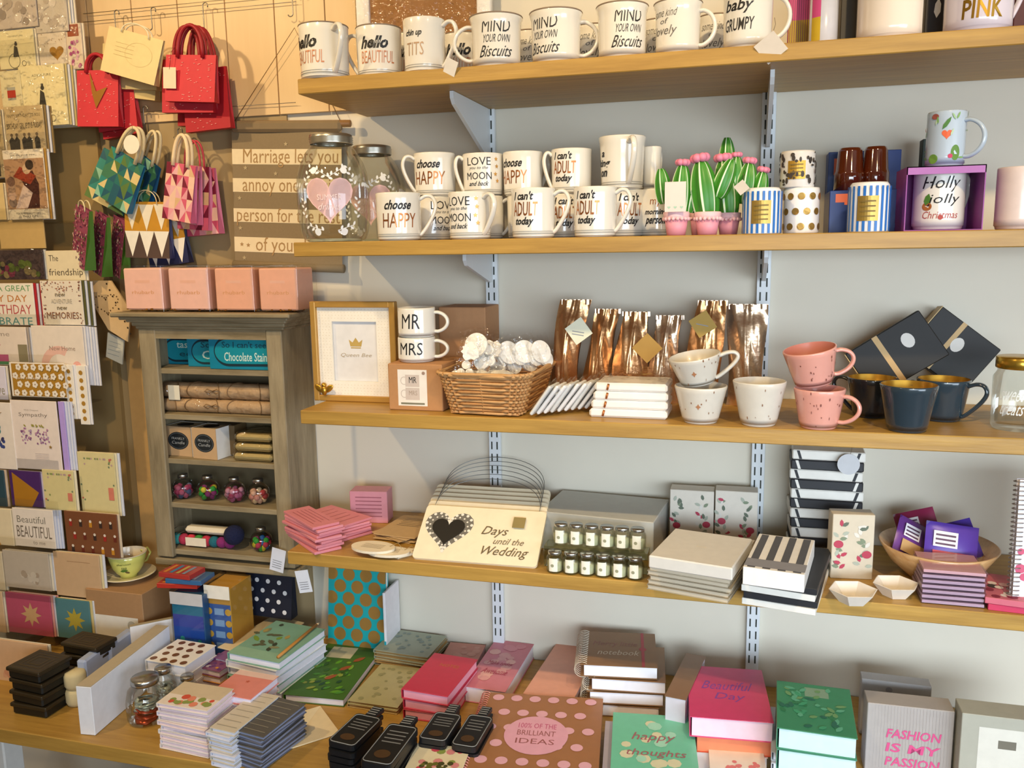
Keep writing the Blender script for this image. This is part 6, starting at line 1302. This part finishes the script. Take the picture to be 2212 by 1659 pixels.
# red notebooks
bstack((868,1488),(970,1503),(918,1407),.062,3,'glossy raspberry notebook with gold lettering in the middle stack',['c22f4c','c93a58','bd2c44'],lambda p,w_,d:p.text('NOTES',w_*.05,d*.22,w_*.42,d*.07,M('c87a2a',.4,.4)),'e8a0b4','notebook','notebook','raspberry notebooks',.003,.04)
FLW2=lambda sd,cs:(lambda p,w_,d:[p.dots(-w_*.47,-d*.47,w_*.47,d*.47,18,.013,[M(c) for c in cs],random.Random(sd)),p.text('Make today',0,0,w_*.6,d*.09,M('b03a54'),.2),p.text('Awesome',0,-d*.16,w_*.6,d*.1,M('b03a54'),.2)] and None)
book((1000,1482),(1092,1495),(1083,1383),z,.034,'pink floral notebook with red script right of the raspberry notebooks','cf7a88',FLW2(3,['d98f9a','e6b0a8','dba0a0']))
book((950,1425),(1030,1432),(985,1388),z,.022,'dusty pink notebook half hidden behind the raspberry notebooks','c48272',lambda p,w_,d:p.dots(-w_*.45,-d*.45,w_*.45,d*.45,8,.01,[M('d19a8c')],random.Random(2)))
bstack((1130,1498),(1236,1516),(1166,1374),.040,2,'peach notebook left of the spiral notebooks',['dfa088','e6b09c'],None,'f2d8dc','notebook','notebook','peach notebooks',.001,.02)
# black chalk label packs
def chalk(NL,NR,FL,H,n,lab):
    x,y,w_,d,a=lay(NL,NR,FL,z+H); hh=H/n-.0004
    for i in range(n):
        T=thing('chalk_tag_pack',f'{lab}, {ordn(n-1-i,n)}','tag pack',(x+random.uniform(-.002,.002),y+random.uniform(-.002,.002),z+.0003+i*(hh+.0004)),a+random.uniform(-.03,.03),lab+' stack')
        pts=[]; r=.008
        for cx_,cy_,a0 in((w_/2-r,d/2-r,0),(-w_/2+r,d/2-r,PI/2),(-w_/2+r,-d/2+r,PI),(w_/2-r,-d/2+r,1.5*PI)):
            for q in range(4): b_=a0+q*PI/6; pts.append((cx_+r*math.cos(b_),cy_+r*math.sin(b_)))
        MB().prism(pts,0,hh*.8,M('17181a',.4)).obj('tag',T); MB().box((0,d/2+.016,hh*.4),(w_*.42,.034,hh*.7),M('1c1d20',.4),.001).obj('header',T)
        if i==n-1:
            MB().tube([(q[0]*.93,q[1]*.93,hh*.8) for q in pts],.0009,M('8c8c88'),5,closed=True).obj('rim',T)
            p=PR(topm(hh*.8)); [p.rect(-w_*.32,d*(.02+.09*q),w_*.32,d*(.045+.09*q),M('7d7f80')) for q in range(4)]; p.circ(0,-d*.26,w_*.26,M('4a3216'),ry=d*.1); [p.rect(-w_*.17,d*.5+.004+.007*q,w_*.17,d*.5+.007+.007*q,M('8d8f90')) for q in range(4)]; p.obj('print',T)
chalk((704,1599),(762,1612),(755,1535),.075,6,'black chalkboard tag pack, leftmost of the four stacks'); chalk((776,1640),(843,1651),(842,1557),.085,6,'black chalkboard tag pack, second stack from the left')
chalk((902,1591),(961,1600),(955,1535),.070,6,'black chalkboard tag pack, third stack from the left'); chalk((975,1606),(1030,1614),(1025,1540),.066,5,'black chalkboard tag pack, rightmost stack beside the brown dotted book')
# grey tag stacks in front
bstack((500,1573),(562,1592),(572,1497),.070,8,'charcoal gift tag pack in the stack right of the floral notelets',['5a5854','6a6c78','56565c'],lines('8d897c',7,-.4,.4,-.4,.4),'8a90a8','gift_tag_pack','tag pack','charcoal gift tag packs',.003,.05)
bstack((448,1570),(500,1583),(530,1488),.074,8,'pale grey gift tag pack between the floral notelets and charcoal packs',['cfc7b6','dcdce6'],lines('a8a294',7,-.4,.4,-.4,.4),'e4e4ee','gift_tag_pack','tag pack','pale grey gift tag packs',.003,.04)
# cream floral card pack at the bottom edge
bstack((862,1680),(985,1692),(905,1605),.050,3,'cream floral card pack cut by the lower edge of the picture',['e9dcb8','e6d6b0'],lambda p,w_,d:[p.dots(-w_*.46,-d*.4,w_*.46,d*.46,14,.008,[M('c8485a'),M('8a9a4a'),M('d88a8a')],random.Random(2)),p.dots(-w_*.3,-d*.3,w_*.4,d*.05,22,.006,[M('4a4a22'),M('6a6a2a')],random.Random(3))] and None,'e9dfc8','card_pack','card pack','cream floral card packs',.002,.02)
# big brown dotted spiral book
x,y,w_,d,a=lay((985,1690),(1290,1712),(1112,1498),z+.045)
def bigd(p,w_,d):
    for i in range(7):
        for j in range(6):
            u=-w_*.45+w_*.155*i+(w_*.075 if j%2 else 0); v=-d*.44+d*.176*j
            if abs(u)<w_*.46: p.circ(u,v,w_*.048,M('e3aebc'),n=18)
    p.circ(0,d*.02,w_*.25,M('e2a8bc'),ry=d*.21,n=32)
    for t,v,c in(('100% OF THE',.12,'c0507a'),('BRILLIANT',.04,'9a5a5a'),('IDEAS',-.05,'9a5a5a')): p.text(t,0,d*(v),w_*.3,d*.055,M(c))
pack(x,y,z,w_*.92,d*.92,.030,a,'plain pink notebook under the large brown dotted book','notebook','notebook',M('d98a8c',.5),M('efe9ee'))
spiral_book((x,y,z+.0306),w_,d,.014,(0,0,a),'large brown spiral notebook with pink dots and an oval title, front middle','a3714a',prt=bigd,ringm=M('d98c86',.4,.3),n=40)
# mint notebook and grey edge
x,y,w_,d,a=lay((1318,1668),(1512,1682),(1368,1541),z+.058)
def mint(p,w_,d):
    p.dots(-w_*.45,-d*.45,w_*.45,d*.45,14,.014,[M('d9d6b4'),M('a5dcc4')],random.Random(7)); p.text('happy',0,d*.08,w_*.5,d*.16,M('a8616a'),.3); p.text('thoughts',.02*w_,-d*.18,w_*.7,d*.13,M('a8616a'),.3)
pack(x-.022,y+.012,z,w_*.92,d*.9,.036,a,'grey lilac ring binder under the mint notebook','notebook','notebook',M('b8aec0',.5),M('cfc9d8'))
book((1318,1668),(1512,1682),(1368,1541),z+.037,.021,'mint notebook with pale flowers and the words happy thoughts','73c8a8',mint)
# spiral brown notebooks stack in clear wrap
def hol(p,w_,d):
    p.text('Merry little',-.05*w_,d*.12,w_*.6,d*.16,M('8a5a50'),.2); p.text('notebook',.0,-d*.12,w_*.55,d*.14,M('cdbfa8'),.2); p.rect(w_*.30,-d*.5,w_*.34,d*.5,M('b04850')); p.circ(w_*.32,0,w_*.05,M('b04850'))
for i in range(4):
    H=.030+.027*i; xs=[-.000,.006,.012,-.006][i]
    x,y,w_,d,a=lay((1258,1424),(1425,1434),(1250,1352),z+.118); d=min(d,.15)
    spiral_book((x+xs,y,z+.0004+.0275*i),w_,d,.025,(0,0,a+.03*(i%2)),f'brown spiral notebook with a red ribbon left of the magenta book, {ordn(3-i,4)}','8d6a48','f0f0f8',prt=hol if i==3 else None,ringm=M('cfc4b0',.4,.3),group='brown spiral notebooks with red ribbon')
x,y,w_,d,a=lay((1400,1540),(1448,1550),(1478,1366),z+.112); 
pack(x+.01,y,z,min(w_,.06),min(d,.18),.105,a,'clear wrapped brown notebook standing right of the spiral notebook stack','notebook','notebook',M('8a6a50',.35),M('cfc9d4'))
# magenta book with pages on orange and pale ones
x,y,w_,d,a=lay((1490,1548),(1672,1562),(1500,1438),z+.104)
def vio(p,w_,d): p.text('Beautiful',0,d*.12,w_*.6,d*.16,M('8a4aa8'),.3); p.text('Day',.02*w_,-d*.1,w_*.36,d*.16,M('8a4aa8'),.3)
pack(x,y-.004,z,w_*.9,d*.9,.034,a,'pale peach notebook lowest under the magenta book','notebook','notebook',M('e9d2c8',.5),M('f0e4e0'))
pack(x+.005,y,z+.0346,w_*.92,d*.92,.030,a+.02,'orange red notebook beneath the magenta book','notebook','notebook',M('d8502c',.4),M('e2835a'))
T,*_=book((1490,1548),(1672,1562),(1500,1438),z+.0652,.038,'magenta notebook with violet script on top of the orange one','d23f74',vio,'f3d3e2')
# pale floral pack in the gap below
x=xat(1600,-.47,z); bstack((1535,1668),(1660,1680),(1560,1608),.040,3,'cream and pink card pack below the orange notebook',['e6dccb','e8a49a'],lambda p,w_,d:p.dots(-w_*.4,-d*.4,w_*.4,0,9,.006,[M('d87a7a')],random.Random(2)),'ece0d4','card_pack','card pack','cream and pink card packs',.002,.02)
# green notebooks
def grn(p,w_,d):
    rr=random.Random(5); p.rect(-w_*.12,d*.22,w_*.2,d*.42,M('7fa08c'))
    for k in range(46): p.leaf(rr.uniform(-.44,.3)*w_,rr.uniform(-.46,.36)*d,w_*rr.uniform(.08,.2),w_*.07,rr.uniform(0,3),M(rr.choice(['3f9a74','2f7a54','5aa88a','6a9a6a','2a6a5a'])))
bstack((1680,1572),(1855,1596),(1697,1472),.075,2,'green leafy notebook on the stack right of the magenta book',['3c8a68','4a9078'],grn,'cfe6e6','notebook','notebook','green leafy notebooks',.001,.01,zb=z+.07)
bstack((1672,1625),(1850,1650),(1690,1530),.068,4,'pale blue grey notebook beneath the green leafy ones',['c4cbd2','d4d4da','a8b8c0'],None,'dfe2ee','notebook','notebook','pale blue grey notebooks',.006,.03)
# standing grey boxes at the right
def grey1(p,w_,h):
    for k in range(26): p.rect(-w_*.48+w_*.037*k,h*.02,-w_*.48+w_*.037*k+.0006,h*.98,M('b2acaa'))
    for t,v in(('FASHION',.60),('IS MY',.40),('PASSION',.20)): p.text(t,.05*w_,h*v,w_*.62,h*.13,M('cf4f84'),.15,.02)
ubox(1856,2005,1475,-.15,z,.03,'pale grey notebook standing behind the striped one','notebook',M('b9b6b4',.5),'notebook',lambda p,w_,h:p.circ(-.1*w_,h*.85,.006,M('98959a')),rz=-.02)
ubox(1866,2052,1528,-.27,z,.045,'grey striped box standing with pink lettering, lower right of the picture','box',M('a8a29e',.5),'gift_box',grey1,rz=.02)
ubox(2066,2260,1552,-.30,z,.05,'olive grey box with a white label panel at the lower right corner','box',M('a9a99c',.5),'gift_box',lambda p,w_,h:[p.rect(-w_*.3,h*.05,w_*.5,h*.86,M('d5d4ca')),p.rect(-w_*.08,h*.62,w_*.12,h*.72,M('6f6c60'))] and None)
# under the shelf, lower left
p=hy(20,1640,-.40); tag(MB().box((0,0,.3),(.05,.05,.596),M('ecebe4',.5),.003).obj('support_post',loc=(p.x-.01,-.40,0)),'white square post holding up the deep bottom shelf at its left end','post')
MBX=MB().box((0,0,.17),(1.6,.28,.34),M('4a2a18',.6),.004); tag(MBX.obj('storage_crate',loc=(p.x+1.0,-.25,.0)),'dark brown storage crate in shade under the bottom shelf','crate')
